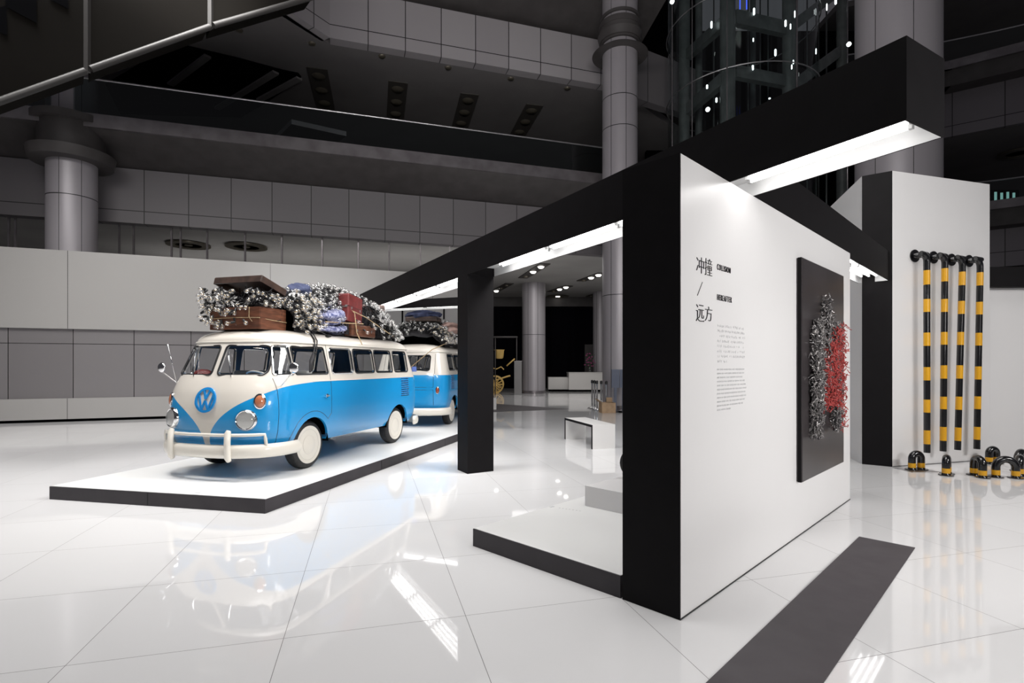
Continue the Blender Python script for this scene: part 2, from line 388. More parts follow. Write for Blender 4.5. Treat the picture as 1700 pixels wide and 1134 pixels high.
# dark sheet under the upper ceiling for its shaded cut-out, with pale beams inside
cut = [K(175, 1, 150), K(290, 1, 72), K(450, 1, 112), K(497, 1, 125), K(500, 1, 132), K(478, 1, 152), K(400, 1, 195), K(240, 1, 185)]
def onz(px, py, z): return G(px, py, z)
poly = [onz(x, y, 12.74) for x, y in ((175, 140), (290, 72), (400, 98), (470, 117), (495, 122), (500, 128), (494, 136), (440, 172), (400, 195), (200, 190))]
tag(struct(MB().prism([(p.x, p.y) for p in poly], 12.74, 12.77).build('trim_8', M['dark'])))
bmz = MB()
for (a, b) in (((345, 95), (283, 142)), ((458, 122), (360, 182)), ((497, 132), (430, 168))):
    A, B = onz(*a, 12.66), onz(*b, 12.66); d = (B - A).normalized(); n_ = Vector((-d.y, d.x, 0)) * .12
    bmz.add([A - n_, A + n_, B + n_, B - n_, A - n_ + Vector((0, 0, .1)), A + n_ + Vector((0, 0, .1)), B + n_ + Vector((0, 0, .1)), B - n_ + Vector((0, 0, .1))],
            [(0, 3, 2, 1), (4, 5, 6, 7), (0, 1, 5, 4), (2, 3, 7, 6), (1, 2, 6, 5), (3, 0, 4, 7)])
struct(bmz.build('trim_9', M['ceiling']))
# glass partition rods under the lower facade
for i, px in enumerate((15, 26, 198, 222, 285, 300, 344, 407, 468, 535, 595, 646, 698, 747)):
    x = fx_local(px, off=-.3); w = fw(x, .3)
    struct(MB().box((0, 0, 0), (.05, .05, 2.4)).build('trim_10', M['strip'], None, (w[0], w[1], 5.05)))

# ceiling slots with three can lights each
def slot(a, b, w, z, lit=(), n=3, name='ceiling_light_slot', label='', group=None, rr=.30):
    A, B = onz(*a, z), onz(*b, z); d = (B - A); L = d.length; d.normalize(); mid = (A + B) / 2
    r = empty(name, (mid.x, mid.y, z - .02), math.atan2(d.y, d.x))
    tag(r, label, 'ceiling light', group)
    MB().box((0, 0, .0), (L, w, .04)).build('recess', M['slotdark'], r)
    for i in range(n):
        x = -L / 2 + L * (i + .5) / n
        MB().lathe([(.0, -.09), (rr * w * .7, -.09), (rr * w * 1.1, -.03), (rr * w * 1.1, 0)], 16, 0, Matrix.Translation((x, 0, 0))).build(
            'lamp', M['lamp_on'] if i in lit else M['lampoff'], r)
    return r
M['slotdark'] = mat('slot_dark', (.045, .04, .036), .6)
for i, (a, b, l) in enumerate((((526, 112), (541, 180), 'recessed strip of three unlit round lamps beside the dark ceiling opening'),
                ((661, 135), (656, 197), 'second recessed lamp strip from the dark ceiling opening, upright in view'),
                ((780, 155), (763, 212), 'third recessed lamp strip from the dark ceiling opening, leaning right'),
                ((888, 173), (858, 226), 'fourth recessed lamp strip, closest to the tall round pillar left side'))):
    slot(a, b, .75, 12.78, label=l, group='unlit lamp strips in the upper ceiling')
for i, (x, y) in enumerate(((397, 51), (518, 73), (634, 94), (744, 113), (848, 131), (942, 147))):
    p = onz(x, y, 12.76)
    tag(MB().lathe([(0, -.03), (.1, -.03), (.13, 0), (.13, .02)], 12).build('smoke_detector', M['lampoff'], None, p),
        'small round disc fixture in a row on the dark upper ceiling', 'ceiling fixture', 'small discs on the upper ceiling')
slot((815, 465), (1, 1), .6, 6.22) if False else None
hall = [((786, 476), (1, 0)), ]
for a, b, lit, l in (((868, 461), (905, 437), (1, 2), 'dark recessed strip with two lit lamps nearest the glowing beam, in the hall beyond'),
                ((820, 484), (846, 470), (0,), 'short recessed strip with one lit lamp over the dark doorway beside the black post'),
                ((964, 466), (1000, 453), (1, 2), 'recessed strip with two lit lamps beside the round pillar, hall ceiling'),
                ((914, 484), (945, 474), (1, 2), 'recessed strip with two lit lamps above the reception desk'),
                ((978, 492), (1002, 484), (2,), 'lowest recessed lamp strip beside the round pillar, hall ceiling')):
    slot(a, b, .5, 6.22, lit=lit, label=l, group='lamp strips in the hall ceiling', rr=.27)
for (x, y, l) in ((926, 492, 'round ring lamp with one lit centre above the reception desk'), (313, 406, 'round unlit ring lamp seen left over the white wall, nearest the grey pillar'), (409, 409, 'round unlit ring lamp seen over the white wall above the bus')):
    p = onz(x, y, 6.20); r_ = empty('ring_lamp', p); tag(r_, l, 'ceiling light')
    MB().lathe([(.45, 0), (.45, -.05), (.75, -.05), (.75, 0)], 24).build('ring', M['lampoff'], r_)
    MB().lathe([(0, -.04), (.14, -.04), (.14, 0)], 12).build('lamp', M['lamp_on'] if x == 926 else M['lampoff'], r_)

# white slab seen through the balustrade glass
o = MB(); 
for a in (1,):
    A, B, C = K(458, 23.1, 231), K(484, 21.66, 206), K(575, 22.8, 226)
    th = Vector((0, 0, .20)); D = C + (A - B)
    o.add([A, B, C, D, A + th, B + th, C + th, D + th], [(7, 6, 5, 4), (0, 4, 5, 1), (1, 5, 6, 2), (2, 6, 7, 3), (3, 7, 4, 0)])
    o.add([A, B, C, D], [(0, 1, 2, 3)], 1)
tag(o.build('hanging_canopy', [M['pillar'], M['cornice']]), 'pale slab canopy hanging beyond the glass balustrade, below the ceiling opening', 'canopy')

# pillars
def pillar(x, y, r, z1, label, rings=(), seams=(), base=True):
    p = empty('pillar', (x, y, 0)); tag(p, label, 'pillar')
    m = MB().lathe([(r, 0), (r, z1)], 48); m.build('shaft', M['pillar'], p)
    for i, (za, zb, ra, rb) in enumerate(rings):
        MB().lathe([(r * .9, za), (ra, za), (rb, zb), (r * .9, zb)], 48).build('collar', M['cornice'], p)
    sm = MB()
    for z in seams: sm.lathe([(r, z - .012), (r + .004, z - .012), (r + .004, z + .012), (r, z + .012)], 48)
    v = Vector((-x, -y, 0)).normalized()
    for a in (-.5, .35):
        d = Matrix.Rotation(a, 3, 'Z') @ v
        sm.tube([d * (r + .001), d * (r + .001) + Vector((0, 0, z1))], .008, 4)
    sm.build('seam', M['rubber'], p)
    if base: MB().lathe([(r + .02, 0), (r + .02, .16)], 48).build('skirting', M['strip'], p)
    return p
pillar(-13.27, 15.9, .62, 14, 'huge round grey pillar rising behind the white wall at far left', ((7.65, 7.95, 1.02, 1.08), (7.95, 8.75, .82, .82), (8.75, 8.95, 1.0, 1.0)), (6.6,))
pillar(3.93, 19.2, .63, 18, 'tall round grey pillar with dark collars seen behind the black beam, middle of the hall',
       ((12.85, 13.0, 1.0, .78), (13.2, 13.9, .70, .74), (13.28, 13.55, .74, .80), (13.75, 13.95, .75, .75), (14.1, 14.2, .7, .7)), (4.1, 10.1, 11.2))
pillar(1.24, 30.0, .66, 6.22, 'round grey pillar standing on the floor left of the reception desk', (), (3.3,))
pillar(9.65, 13.2, .90, 18, 'broad purple-grey pillar behind the tall white pylon and the beam end', (), ())
pillar(5.6, 33.5, .45, 6.22, 'thin dim pillar behind the reception desk, against the dark wall', (), (), False)

# hall back wall and reception
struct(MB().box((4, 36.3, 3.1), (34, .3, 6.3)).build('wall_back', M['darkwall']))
struct(MB().box((4, 35.9, 5.9), (34, .3, .65)).build('trim_11', M['cornice']))
d = empty('reception_desk', (4.6, 32.4, 0)); tag(d, 'long curved pale reception desk at the back of the hall', 'desk')
def deskpoly(x0, x1, y0, y1, r=.9):
    pts = [(x0, y0), (x1 - r, y0)] + [(x1 - r + r * sin(a * pi / 16), y0 + r - r * cos(a * pi / 16)) for a in range(1, 9)] + [(x1, y1), (x0, y1)]
    return pts
MB().prism(deskpoly(-1.2, 3.2, -.9, .3), .12, 1.12).build('front_panel', M['deskwhite'], d)
MB().prism(deskpoly(-2.4, 1.2, -.5, .5), .12, .86).build('side_wing', M['deskwhite'], d)
MB().prism(deskpoly(-2.3, 3.1, -.7, .4), 0, .12).build('plinth', M['dark'], d)
MB().prism(deskpoly(-1.22, 3.22, -.93, .33), 1.12, 1.16).build('desk_top', M['deskwhite'], d)
v = empty('flower_vase', (4.75, 32.2, 1.16)); tag(v, 'small vase of pink orchids on the reception desk', 'flowers')
MB().lathe([(.08, 0), (.12, .15), (.06, .3)], 12).build('vase', M['plasticclear'], v)
fl = MB()
for i in range(26):
    a = R.uniform(0, 2 * pi); r_ = R.uniform(.05, .38); z = .35 + R.uniform(0, .8)
    fl.lathe([(0, -.04), (.07, 0), (0, .04)], 6, 0, Matrix.Translation((r_ * cos(a), .5 * r_ * sin(a), z)))
fl.build('petals', M['pinkflower'], v)
st = MB()
for i in range(6): a = i; st.tube([(0, 0, .2), (.1 * cos(a), .1 * sin(a), .6), (.3 * cos(a), .2 * sin(a), 1.1)], .012, 5)
st.build('stems', M['green'], v)
b = tag(empty('notice_board', (5.5, 35.9, 1.0)), 'grey upright notice board behind the flowers at the reception desk', 'board')
MB().box((0, 0, 1.0), (1.1, .1, 2.0)).build('panel', M['cornice'], b)
MB().box((0, -.06, 1.0), (1.0, .02, .03)).build('divider', M['strip'], b)

# stanchions, cardboard box, blue signs
def stanchion(x, y):
    s_ = empty('queue_barrier_post', (x, y, 0)); tag(s_, 'slim chrome queue barrier post huddled beside the cardboard box', 'barrier post', 'queue barrier posts by the pillar')
    MB().lathe([(.17, 0), (.17, .02), (.05, .05), (.03, .06)], 20).build('base', M['chrome'], s_)
    MB().lathe([(.032, .05), (.032, .95)], 14).build('pole', M['chrome'], s_)
    MB().lathe([(.045, .93), (.045, 1.03), (.02, 1.05)], 14).build('head', M['rubber'], s_)
for px, py in ((983, 678), (987, 679), (991, 681), (998, 681.5), (1006.5, 683)):
    g = G(px, py); stanchion(g.x, g.y)
g = G(1008, 685); bx = empty('cardboard_box', (g.x, g.y, 0), .1); tag(bx, 'open brown cardboard box on the floor beside the barrier posts', 'box')
m = MB()
for (c, s_) in (((0, -.2, .17), (.46, .01, .34)), ((0, .2, .17), (.46, .01, .34)), ((-.23, 0, .17), (.01, .4, .34)), ((.23, 0, .17), (.01, .4, .34)), ((0, 0, .01), (.46, .4, .02))): m.box(c, s_)
m.build('body', M['cardboard'], bx)
MB().box((-.3, 0, .40), (.18, .4, .01), 0, Matrix.Rotation(.7, 3, 'Y')).build('flap', M['cardboard'], bx)
MB().box((.12, .16, .42), (.2, .01, .16)).build('flap', M['cardboard'], bx)
MB().box((-.26, -.1, .42), (.14, .12, .01), 0, Matrix.Rotation(.5, 3, 'Y')).build('label_sheet', M['white'], bx)
for px, l in ((1021.5, 'slate blue post sign right of the cardboard box'), (1035, 'slate blue post sign half hidden by the black wall end')):
    g = G(px, 684.5); s_ = empty('post_sign', (g.x, g.y, 0)); tag(s_, l, 'sign')
    MB().box((0, 0, .02), (.4, .3, .03)).build('base', M['rubber'], s_)
    MB().box((0, 0, .5), (.09, .05, 1.0)).build('post', M['bluesign'], s_)
    MB().box((0, -.02, 1.14), (.26, .04, .62)).build('panel', M['bluesign'], s_)
# dark mat wedge on the far floor
pts = [G(944, 679.2), G(700, 662), G(700, 689), ]
tag(MB().prism([(p.x, p.y) for p in pts], .002, .008).build('floor_mat', M['carpet']), 'dark wedge-shaped mat on the floor beyond the bench', 'floor mat')

# carriage
c = empty('carriage', (-1.2, 29.8, 0)); tag(c, 'black horse carriage with gold spoked wheels half hidden by the black post', 'carriage')
def wheel_spoke(cx, cy, cz, r, par, n=14):
    w = MB()
    w.tube([(cx + r * cos(2 * pi * i / 36), cy, cz + r * sin(2 * pi * i / 36)) for i in range(36)], .035, 6, 0, True)
    w.lathe([(.09, -.08), (.09, .08)], 12, 0, axis_mtx((cx, cy, cz), (0, 1, 0)))
    for i in range(n): a = 2 * pi * i / n; w.tube([(cx, cy, cz), (cx + r * cos(a), cy, cz + r * sin(a))], .022, 5)
    return w.build('wheel', M['gold'], par)
for (x, y, r) in ((.24, -.75, .47), (.24, .75, .47), (-2.0, -.75, .6), (-2.0, .75, .6)): wheel_spoke(x, y, r + .035, r, c)
MB().bbox((-.9, 0, 1.75), (2.2, 1.3, 1.3), .1).build('cabin', M['bgloss'], c)
MB().bbox((-1.0, 0, .85), (2.8, .6, .2), .04).build('undercarriage', M['bgloss'], c)
MB().tube([(.3, -.4, .75), (.9, -.35, .95), (1.1, -.3, 1.0)], .05, 6).build('shaft', M['gold'], c)
MB().lathe([(.16, 0), (.22, .05), (.26, .45), (.30, .5)], 6, 0, Matrix.Translation((.5, -.6, 1.95))).build('lantern', M['gold'], c)
MB().tube([(.9, -.5, 1.55), (1.35, -.5, 1.95)], .045, 6).build('whip', M['gold'], c)
MB().tube([(0, -.76, 1.45), (.35, -.76, 1.38), (.6, -.76, 1.5), (.75, -.76, 1.35)], .03, 5).build('scrollwork', M['gold'], c)
m = MB()
for x in (.2, 1.35): m.tube([(x, -.9, 0), (x, -.9, 3.1)], .03, 6)
m.tube([(-.6, -.9, 3.1), (1.4, -.9, 3.1)], .05, 6)
tag(m.build('canopy_stand', M['cornice'], None, (-1.1, 29.2, 0)), 'thin dark frame standing over the gold wheeled carriage', 'frame')
ped = empty('display_pedestal', (.32, 28.3, 0)); tag(ped, 'tall pale rectangular pedestal left of the far round pillar', 'pedestal')
MB().box((0, 0, .9), (.40, .4, 1.8)).build('body', M['wallgrey'], ped); MB().box((0, 0, 1.81), (.42, .42, .02)).build('top_plate', M['strip'], ped)
g = G(819, 680); MB().box((0, 0, .2), (.22, .3, .42)).build('x', M['white']).name = 'white_stool'
w_ = bpy.data.objects['white_stool']; w_.location = (g.x, g.y, 0.01); tag(w_, 'small white block on the dark mat beside the black post', 'block')

# bench
b0 = Vector((1.527, 9.986)); u = Vector((-.385, 1.394)).normalized(); L = 1.446
nrm = Vector((u.y, -u.x)); br = empty('bench', (b0.x, b0.y, 0), math.atan2(u.y, u.x)); tag(br, 'white waterfall bench with a thin black edge, on the tiles past the black post', 'bench')
W_, H_, T_ = .47, .461, .045
MB().box((L / 2, -W_ / 2, H_ - T_ / 2), (L, W_, T_)).build('seat', M['bench'], br)
for x in (T_ / 2, L - T_ / 2): MB().box((x, -W_ / 2, (H_ - T_) / 2), (T_, W_, H_ - T_)).build('leg', M['bench'], br)
m = MB(); m.box((L / 2, .004, H_ - T_ / 2), (L, .008, T_)); m.box((T_ / 2, .004, (H_ - T_) / 2), (T_, .008, H_ - T_)); m.box((L - T_ / 2, .004, (H_ - T_) / 2), (T_, .008, H_ - T_))
m.build('edge_band', M['black'], br)
# ------------------------------------------------------------------ right-hand facade (curving towards the camera)
def facet(name, A, B, z0, z1, m, th=.4, out=0):
    o_, rz_, L_ = angled(A, B)
    return struct(MB().box((L_ / 2, th / 2 - out, (z0 + z1) / 2), (L_, th, z1 - z0)).build(name, m, None, (o_.x, o_.y, 0), rz_))
RA, RM, RB = Vector((17, 27.3)), Vector((21.2, 26.0)), Vector((27.5, 21.5))
M['fac3'] = joint_mat('right_facade_panels', (.17, .155, .17), (.19, .175, .19), 1.9, .4, .016, (6.9, 13.3), .35, .2)
for (A, B) in ((RA, RM), (RM, RB)):
    for z0, z1, n_ in ((6.22, 7.98, 'wall_right_lower'), (12.78, 14.9, 'wall_right_upper')):
        facet(n_, A, B, z0, z1, M['fac3'])
        facet('trim_12', A, B, z1, z1 + .9, M['cornice'], 1.6, .9)
        facet('trim_13', A, B, z1 + .75, z1 + 1.15, M['strip'], .15, 1.05)
bal = tag(empty('walkway_balustrade'), 'glass balustrade with thin rail on the right-hand walkway above the pipes', 'balustrade')
for zb, nm in ((16.05, None), (9.13, None)):
    if zb < 10:
        bal = tag(empty('walkway_balustrade'), 'lower right-hand glass balustrade seen beside the white pylon', 'balustrade')
    else: bal = tag(empty('walkway_balustrade'), 'topmost right-hand glass balustrade with a bright lamp behind it', 'balustrade')
    g_ = MB(); r_ = MB(); pts = []
    for t in range(13):
        t = t / 12; p_ = RM.lerp(RB, t) + Vector((-.55, -.85)) * (.9 - .5 * sin(pi * t)); pts.append(p_)
    pts = [RA + Vector((-.4, -.95))] + pts
    for a, b in zip(pts, pts[1:]): g_.quad((a.x, a.y, zb), (b.x, b.y, zb), (b.x, b.y, zb + 1.0), (a.x, a.y, zb + 1.0))
    r_.tube([(p.x, p.y, zb + 1.03) for p in pts], .035, 6)
    g_.build('glass_panel', M['railglass'], bal); r_.build('handrail', M['steel'], bal)
for o in [o for o in COL.objects if o.name.startswith('walkway_balustrade') and not o.children]: bpy.data.objects.remove(o)
ceil_poly('ceiling_right', [(17, 27.5), (21.2, 26.2), (27.7, 21.7), (38, 30), (30, 46), (17, 46)], 12.78, M['ceiling'])
ceil_poly('ceiling_right', [(17, 27.5), (21.2, 26.2), (27.7, 21.7), (38, 30), (30, 46), (17, 46)], 6.22, M['ceiling'])
ceil_poly('ceiling_right', [(17, 27.5), (21.2, 26.2), (27.7, 21.7), (38, 30), (30, 46), (17, 46)], 20.2, M['ceiling'])
p = K(1655, 24.5, 110); tag(MB().lathe([(0, -.3), (.10, -.22), (.13, 0), (.10, .22), (0, .3)], 12, 0, Matrix.Rotation(1.35, 4, 'Y')).build('wall_lamp', M['glow_white'], None, p), 'small bright lamp behind the upper right balustrade', 'lamp')
m = MB()
for i, x in enumerate((-.45, -.15, .15, .45)): m.box((x, 0, 0), (.10, .04, .55 - .08 * (i % 2)))
p = K(1668, 26, 328); e_ = tag(empty('lit_sign', p), 'small dim lit panel of upright bars behind the lower right balustrade', 'sign')
MB().box((0, .05, 0), (1.5, .04, .8)).build('panel', M['dark'], e_); m.build('bars', M['screen'], e_)
for (px, py, z, l) in ((1690, 254, 12.76, 'round ring lamp on the dim ceiling at far right'),):
    p_ = onz(px, py, z); r_ = empty('ring_lamp', p_); tag(r_, l, 'ceiling light')
    MB().lathe([(.5, 0), (.5, -.06), (.85, -.06), (.85, 0)], 24).build('ring', M['lampoff'], r_)
# middle facet right of the round pillar
facet('wall_far_side', Vector((5.0, 21.3)), Vector((8.4, 23.2)), 12.4, 14.5, M['fac1'])
facet('wall_far_side', Vector((5.0, 21.3)), Vector((8.4, 23.2)), 6.22, 7.98, M['fac1'])

# ------------------------------------------------------------------ glazed elevator shaft
SX, SY, SR = 8.9, 20.6, 2.75
el = tag(empty('elevator_shaft', (SX, SY, 0)), 'tall dark glass elevator shaft with steel columns and curved rings behind the black beam', 'elevator shaft')
def post(px, Y, r, z0=0, z1=20):
    p_ = K(px, Y, HY); MB().lathe([(r, z0), (r, z1)], 20, 0, Matrix.Translation((p_.x - SX, p_.y - SY, 0))).build('column', M['darkframe'], el)
post(1208, 18.6, .26); post(1311, 20, .26); post(1136, 21.5, .22); post(1398, 21, .2); post(1160, 23, .15); post(1250, 24, .12)
def beam(a, Ya, b, Yb, h):
    A = K(a[0], Ya, a[1]) - Vector((SX, SY, 0)); B = K(b[0], Yb, b[1]) - Vector((SX, SY, 0))
    d_ = (B - A); n_ = Vector((-d_.y, d_.x, 0)).normalized() * .12; hz = Vector((0, 0, h))
    MB().add([A - n_, B - n_, B + n_, A + n_, A - n_ - hz, B - n_ - hz, B + n_ - hz, A + n_ - hz],
             [(0, 1, 2, 3), (7, 6, 5, 4), (0, 4, 5, 1), (1, 5, 6, 2), (2, 6, 7, 3), (3, 7, 4, 0)]).build('cross_beam', M['darkframe'], el)
beam((1219, 18), 18.6, (1305, 38), 20, .5); beam((1219, 110), 18.6, (1303, 127), 20, .42)
beam((1140, 175), 21.5, (1200, 122), 18.6, .45); beam((1320, 130), 20, (1395, 75), 21, .45); beam((1140, 85), 21.5, (1200, 30), 18.6, .4)
beam((1219, 205), 18.6, (1300, 222), 20, .45); beam((1320, 30), 20, (1400, -30), 21, .45); beam((1160, 250), 21.5, (1200, 215), 18.6, .4)
for z in (11.9, 9.75, 14.6, 7.2):
    MB().tube([(SR * cos(2 * pi * i / 48), SR * sin(2 * pi * i / 48), z) for i in range(48)], .022, 5, 0, True).build('ring_rail', M['steel'], el)
M['shaftglass'] = glass('shaft_glass', (.85, .9, .9), .0)
gl = MB(); gl.lathe([(SR - .05, 5), (SR - .05, 18)], 40); gl.build('glass_wall', M['shaftglass'], el)
for px, r_ in ((1207, .02), (1149, .018), (1323, .03), (1407, .022), (1116, .02)):
    p_ = K(px, 17.9, HY); MB().tube([(p_.x - SX, p_.y - SY, 2), (p_.x - SX, p_.y - SY, 18)], r_, 6).build('glazing_mullion', M['strip'], el)
for px in (1242, 1262, 1275, 1340, 1355, 1372, 1185):
    p_ = K(px, 22.5, HY); MB().tube([(p_.x - SX, p_.y - SY, 2), (p_.x - SX, p_.y - SY, 18)], .03, 6).build('guide_rail', M['darkframe'], el)
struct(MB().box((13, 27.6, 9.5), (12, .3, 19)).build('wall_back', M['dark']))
for i, (x, y, h) in enumerate(((752, 140, 45), (992, 65, 45), (1170, 132, 42), (1198, 150, 36), (1113, 297, 44), (985, 382, 32), (727, 490, 26), (882, 508, 28), (780, 565, 30),
                  (1205, 378, 30), (1342, 290, 36), (1403, 40, 44), (1222, 80, 44), (1453, 10, 34), (1214, 350, 26), (1080, 556, 8), (988, 225, 24))):
    Yl = 18.9; p_ = K(960 + x / 3.4, Yl, y / 3.4); hh = h / 3.4 * Yl / F / 2; w_ = .022 if i in (3, 9, 10, 11, 12, 14, 16) else .035  # small emissive capsules put in for white bulb reflections
    tag(MB().lathe([(0, -hh), (w_, -hh * .7), (w_, hh * .7), (0, hh)], 10).build('glint_capsule', M['glow_white'], None, p_),
        'tiny white glowing capsule for a bulb reflection inside the dark elevator shaft', 'lamp', 'tiny bulb reflections in the elevator shaft')
for i, (x, y, l) in enumerate(((728, 622, 'bright half-round glow low in the elevator shaft, just above the black beam'), (527, 15, 'bright half-round glow beside the walkway edge right of the collared pillar'), (1522, 255, 'bright half-round glow at the right edge of the elevator shaft'))):
    p_ = K(960 + x / 3.4, 17.6, y / 3.4); tag(MB().lathe([(0, 0), (.07, .02), (.07, .08), (0, .1)], 12, 0, axis_mtx((0, 0, 0), (0, -1, 0))).build('half_round_glow', M['glow_white'], None, p_), l, 'lamp')  # half-round glows put in for brighter bulb reflections
p_ = K(1234, 19, 4); tag(MB().box((-.12, 0, 0), (.03, .03, .5)).box((.12, 0, 0), (.03, .03, .5)).build('led_strip', M['blue_led'], None, p_), 'pair of thin blue lit strips high in the elevator shaft', 'lamp')

# ------------------------------------------------------------------ escalator side, upper left
es = tag(empty('escalator'), 'dark brown panelled underside of an escalator crossing the upper left corner', 'escalator')
def EP(px, py):  # plane through columns px0 -> Y 8, px500 -> Y 11 (straight in plan)
    A, B = Vector((-7.77, 8.0)), Vector((-4.4, 11.0)); k = (px - CX) / F
    t = (k * A.y - A.x) / ((B.x - A.x) - k * (B.y - A.y)); q_ = A.lerp(B, t); return Vector((q_.x, q_.y, EYE + (HY - py) * q_.y / F))
segs = [(-120, 140.5), (149.5, 346), (352.5, 520)]
def ebot(px): return 168 - .355 * px if px < 352 else 43 - .285 * (px - 352)
th = Vector((-.35, .4, 0))
for (a, b) in segs:
    A, B = EP(a, ebot(a)), EP(b, ebot(b)); zt = 11.5
    C, D = Vector((B.x, B.y, zt)), Vector((A.x, A.y, zt))
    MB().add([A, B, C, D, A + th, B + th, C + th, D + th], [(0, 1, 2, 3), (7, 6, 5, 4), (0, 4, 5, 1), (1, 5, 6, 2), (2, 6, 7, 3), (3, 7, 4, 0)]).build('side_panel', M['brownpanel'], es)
    o_ = Vector((.06, -.06, -.03)); MB().tube([A + o_, B + o_], .055, 12).build('edge_pipe', M['tubegrey'], es)
for px in (145, 349.5):
    A = EP(px, ebot(px) + 1); MB().box((A.x, A.y, (A.z + 11.5) / 2 - .02), (.07, .07, 11.5 - A.z)).build('joint_post', M['tubegrey'], es)
for q_ in (((-2, 14), (11, 10), (12, 60), (-2, 55)), ((8, -20), (60, -20), (61, 40), (9, 12)), ((80, -20), (112, -20), (113, 16), (82, 0))):
    pts = [EP(x, y) + Vector((.02, -.02, 0)) for x, y in q_]; MB().quad(*pts).build('opening_patch', M['dark'], es)  # flat black patch laid on the panel for the opening's darkness

# ------------------------------------------------------------------ exhibition structure
ZB, ZT = 2.93, 3.385
fr = tag(empty('exhibition_portal', (-.654, 7.735, 0)), 'large matte black portal frame of beams and post with glowing white undersides', 'display frame')
fl = Vector(fr.location)
P0 = Vector((2.136, 2.853)); dA = Vector((-.4961, .8683)); nA = Vector((.8683, .4961)); WB_ = .445; REC = .12; LIP = .012
def beamA(s, o=0): return P0 + dA * s + nA * o
def hollow_beam(a0, a1, b1, b0, name='beam', ztop=ZT, rec=REC):
    """a0,a1 front line, b1,b0 back line (plan); black fascias, white recessed underside"""
    m = MB(); V3 = lambda p, z: (p.x - fl.x, p.y - fl.y, z)
    c = [a0, a1, b1, b0]; n = 4; cen = (a0 + a1 + b0 + b1) / 4
    inn = []
    for i in range(4):
        p_, q_, r_ = c[i - 1], c[i], c[(i + 1) % 4]
        e1 = (q_ - p_).normalized(); e2 = (r_ - q_).normalized()
        n1 = Vector((-e1.y, e1.x)); n2 = Vector((-e2.y, e2.x))
        if n1.dot(cen - q_) < 0: n1 = -n1
        if n2.dot(cen - q_) < 0: n2 = -n2
        k = (n1 + n2) / max(.3, (1 + n1.dot(n2))); inn.append(q_ + k * LIP)
    vs = [V3(p, ZB) for p in c] + [V3(p, ztop) for p in c] + [V3(p, ZB) for p in inn] + [V3(p, ZB + rec) for p in inn]
    m.add(vs, [(4, 5, 6, 7)], 0)
    for i in range(4):
        j = (i + 1) % 4
        m.add([vs[i], vs[j], vs[4 + j], vs[4 + i]], [(0, 1, 2, 3)], 0); m.add([vs[i], vs[j], vs[8 + j], vs[8 + i]], [(0, 1, 2, 3)], 0)
        m.add([vs[8 + i], vs[8 + j], vs[12 + j], vs[12 + i]], [(0, 1, 2, 3)], 1)
    m.add(vs[12:], [(0, 1, 2, 3)], 1)
    ob = m.build(name, [M['black'], M['recess']], fr); return ob
FE = 12.07
# return beam from the far tip; direction fitted
tip = beamA(FE); tr = Vector((-1.344, 12.38)); dR = (tr - tip).normalized(); nR = Vector((dR.y, -dR.x))
if nR.y > 0: nR = -nR
wR = .42
# inner corner of the V: intersection of the two inner lines
def isect(p, d, q, e):
    t = ((q.x - p.x) * e.y - (q.y - p.y) * e.x) / (d.x * e.y - d.y * e.x); return p + d * t
inner = isect(beamA(0, WB_), dA, tip + nR * wR, dR)
hollow_beam(beamA(0), tip, inner, beamA(0, WB_))
retL = 3.4
e_out = tip + dR * retL; e_in = tip + nR * wR + dR * retL
hollow_beam(tip + dR * .02, e_out, e_in, inner + dR * .02, ztop=ZB + .20, rec=.07)
# post
def pl(*ps): return [(p.x - fl.x, p.y - fl.y) for p in ps]
MB().prism(pl(beamA(5.62), beamA(5.98), beamA(5.98, .43), beamA(5.62, .43)), 0, ZB).build('post', M['black'], fr)
# small solid blocks closing the soffit above post
MB().prism(pl(beamA(5.60, .001), beamA(6.0, .001), beamA(6.0, .444), beamA(5.60, .444)), ZB - .001, ZB + REC + .01).build('post_head', M['black'], fr)
# far-end support of the return beam, hidden behind the post
# second beam behind the white wall
d45 = Vector((.7071, .7071)); n45 = Vector((-.7071, .7071))
c0 = Vector((1.868, 4.218)) + d45 * .03; c1 = Vector((5.93, 8.285)); wC = .42
hollow_beam(c0, c1, c1 + n45 * wC, c0 + n45 * wC)

def tube_obj(a, b, first, z=ZB + REC - .035):
    A = Vector((a.x, a.y, z)); B = Vector((b.x, b.y, z)); L_ = (B - A).length
    e_ = empty('fluorescent_tube', (A + B) / 2, math.atan2(B.y - A.y, B.x - A.x)); tag(e_, *first)
    MB().tube([(-L_ / 2 + .03, 0, 0), (L_ / 2 - .03, 0, 0)], .0145, 10).build('glass_tube', M['tube'], e_)
    for s_ in (-1, 1):
        MB().box((s_ * (L_ / 2 - .012), 0, .008), (.022, .03, .05)).build('end_holder', M['plastic'], e_)
    return e_
nearlab = ('lit fluorescent tube under the black beam end nearest the camera', 'light tube', 'tubes under the nearest beam end')
protos = {}
for sx, lab in (((.07,), nearlab), ((1.30, 2.52, 3.79), ('lit fluorescent tube under the black beam between the white wall and the post', 'light tube', 'tubes between wall and post')),
                ((6.12, 7.36, 8.60, 9.84), ('lit fluorescent tube under the black beam beyond the post, above the buses', 'light tube', 'tubes beyond the post'))):
    for s in sx:
        L_ = 1.1 if s < 1 else 1.2
        for k_, o in enumerate((.08, .165, .25, .335)):
            st_ = .04 * (k_ % 2) if s < 1 else (.06 * k_)
            tube_obj(beamA(s + st_, o), beamA(s + st_ + L_, o), lab)
for k_, o in enumerate((.07, .16, .25, .34)):
    for j in range(3):
        a = c0 + d45 * (1.85 + 1.25 * j + .05 * (3 - k_)) + n45 * o
        tube_obj(a, a + d45 * 1.2, ('lit fluorescent tube under the beam running from white wall to the pylon', 'light tube', 'tubes under the rear beam'))
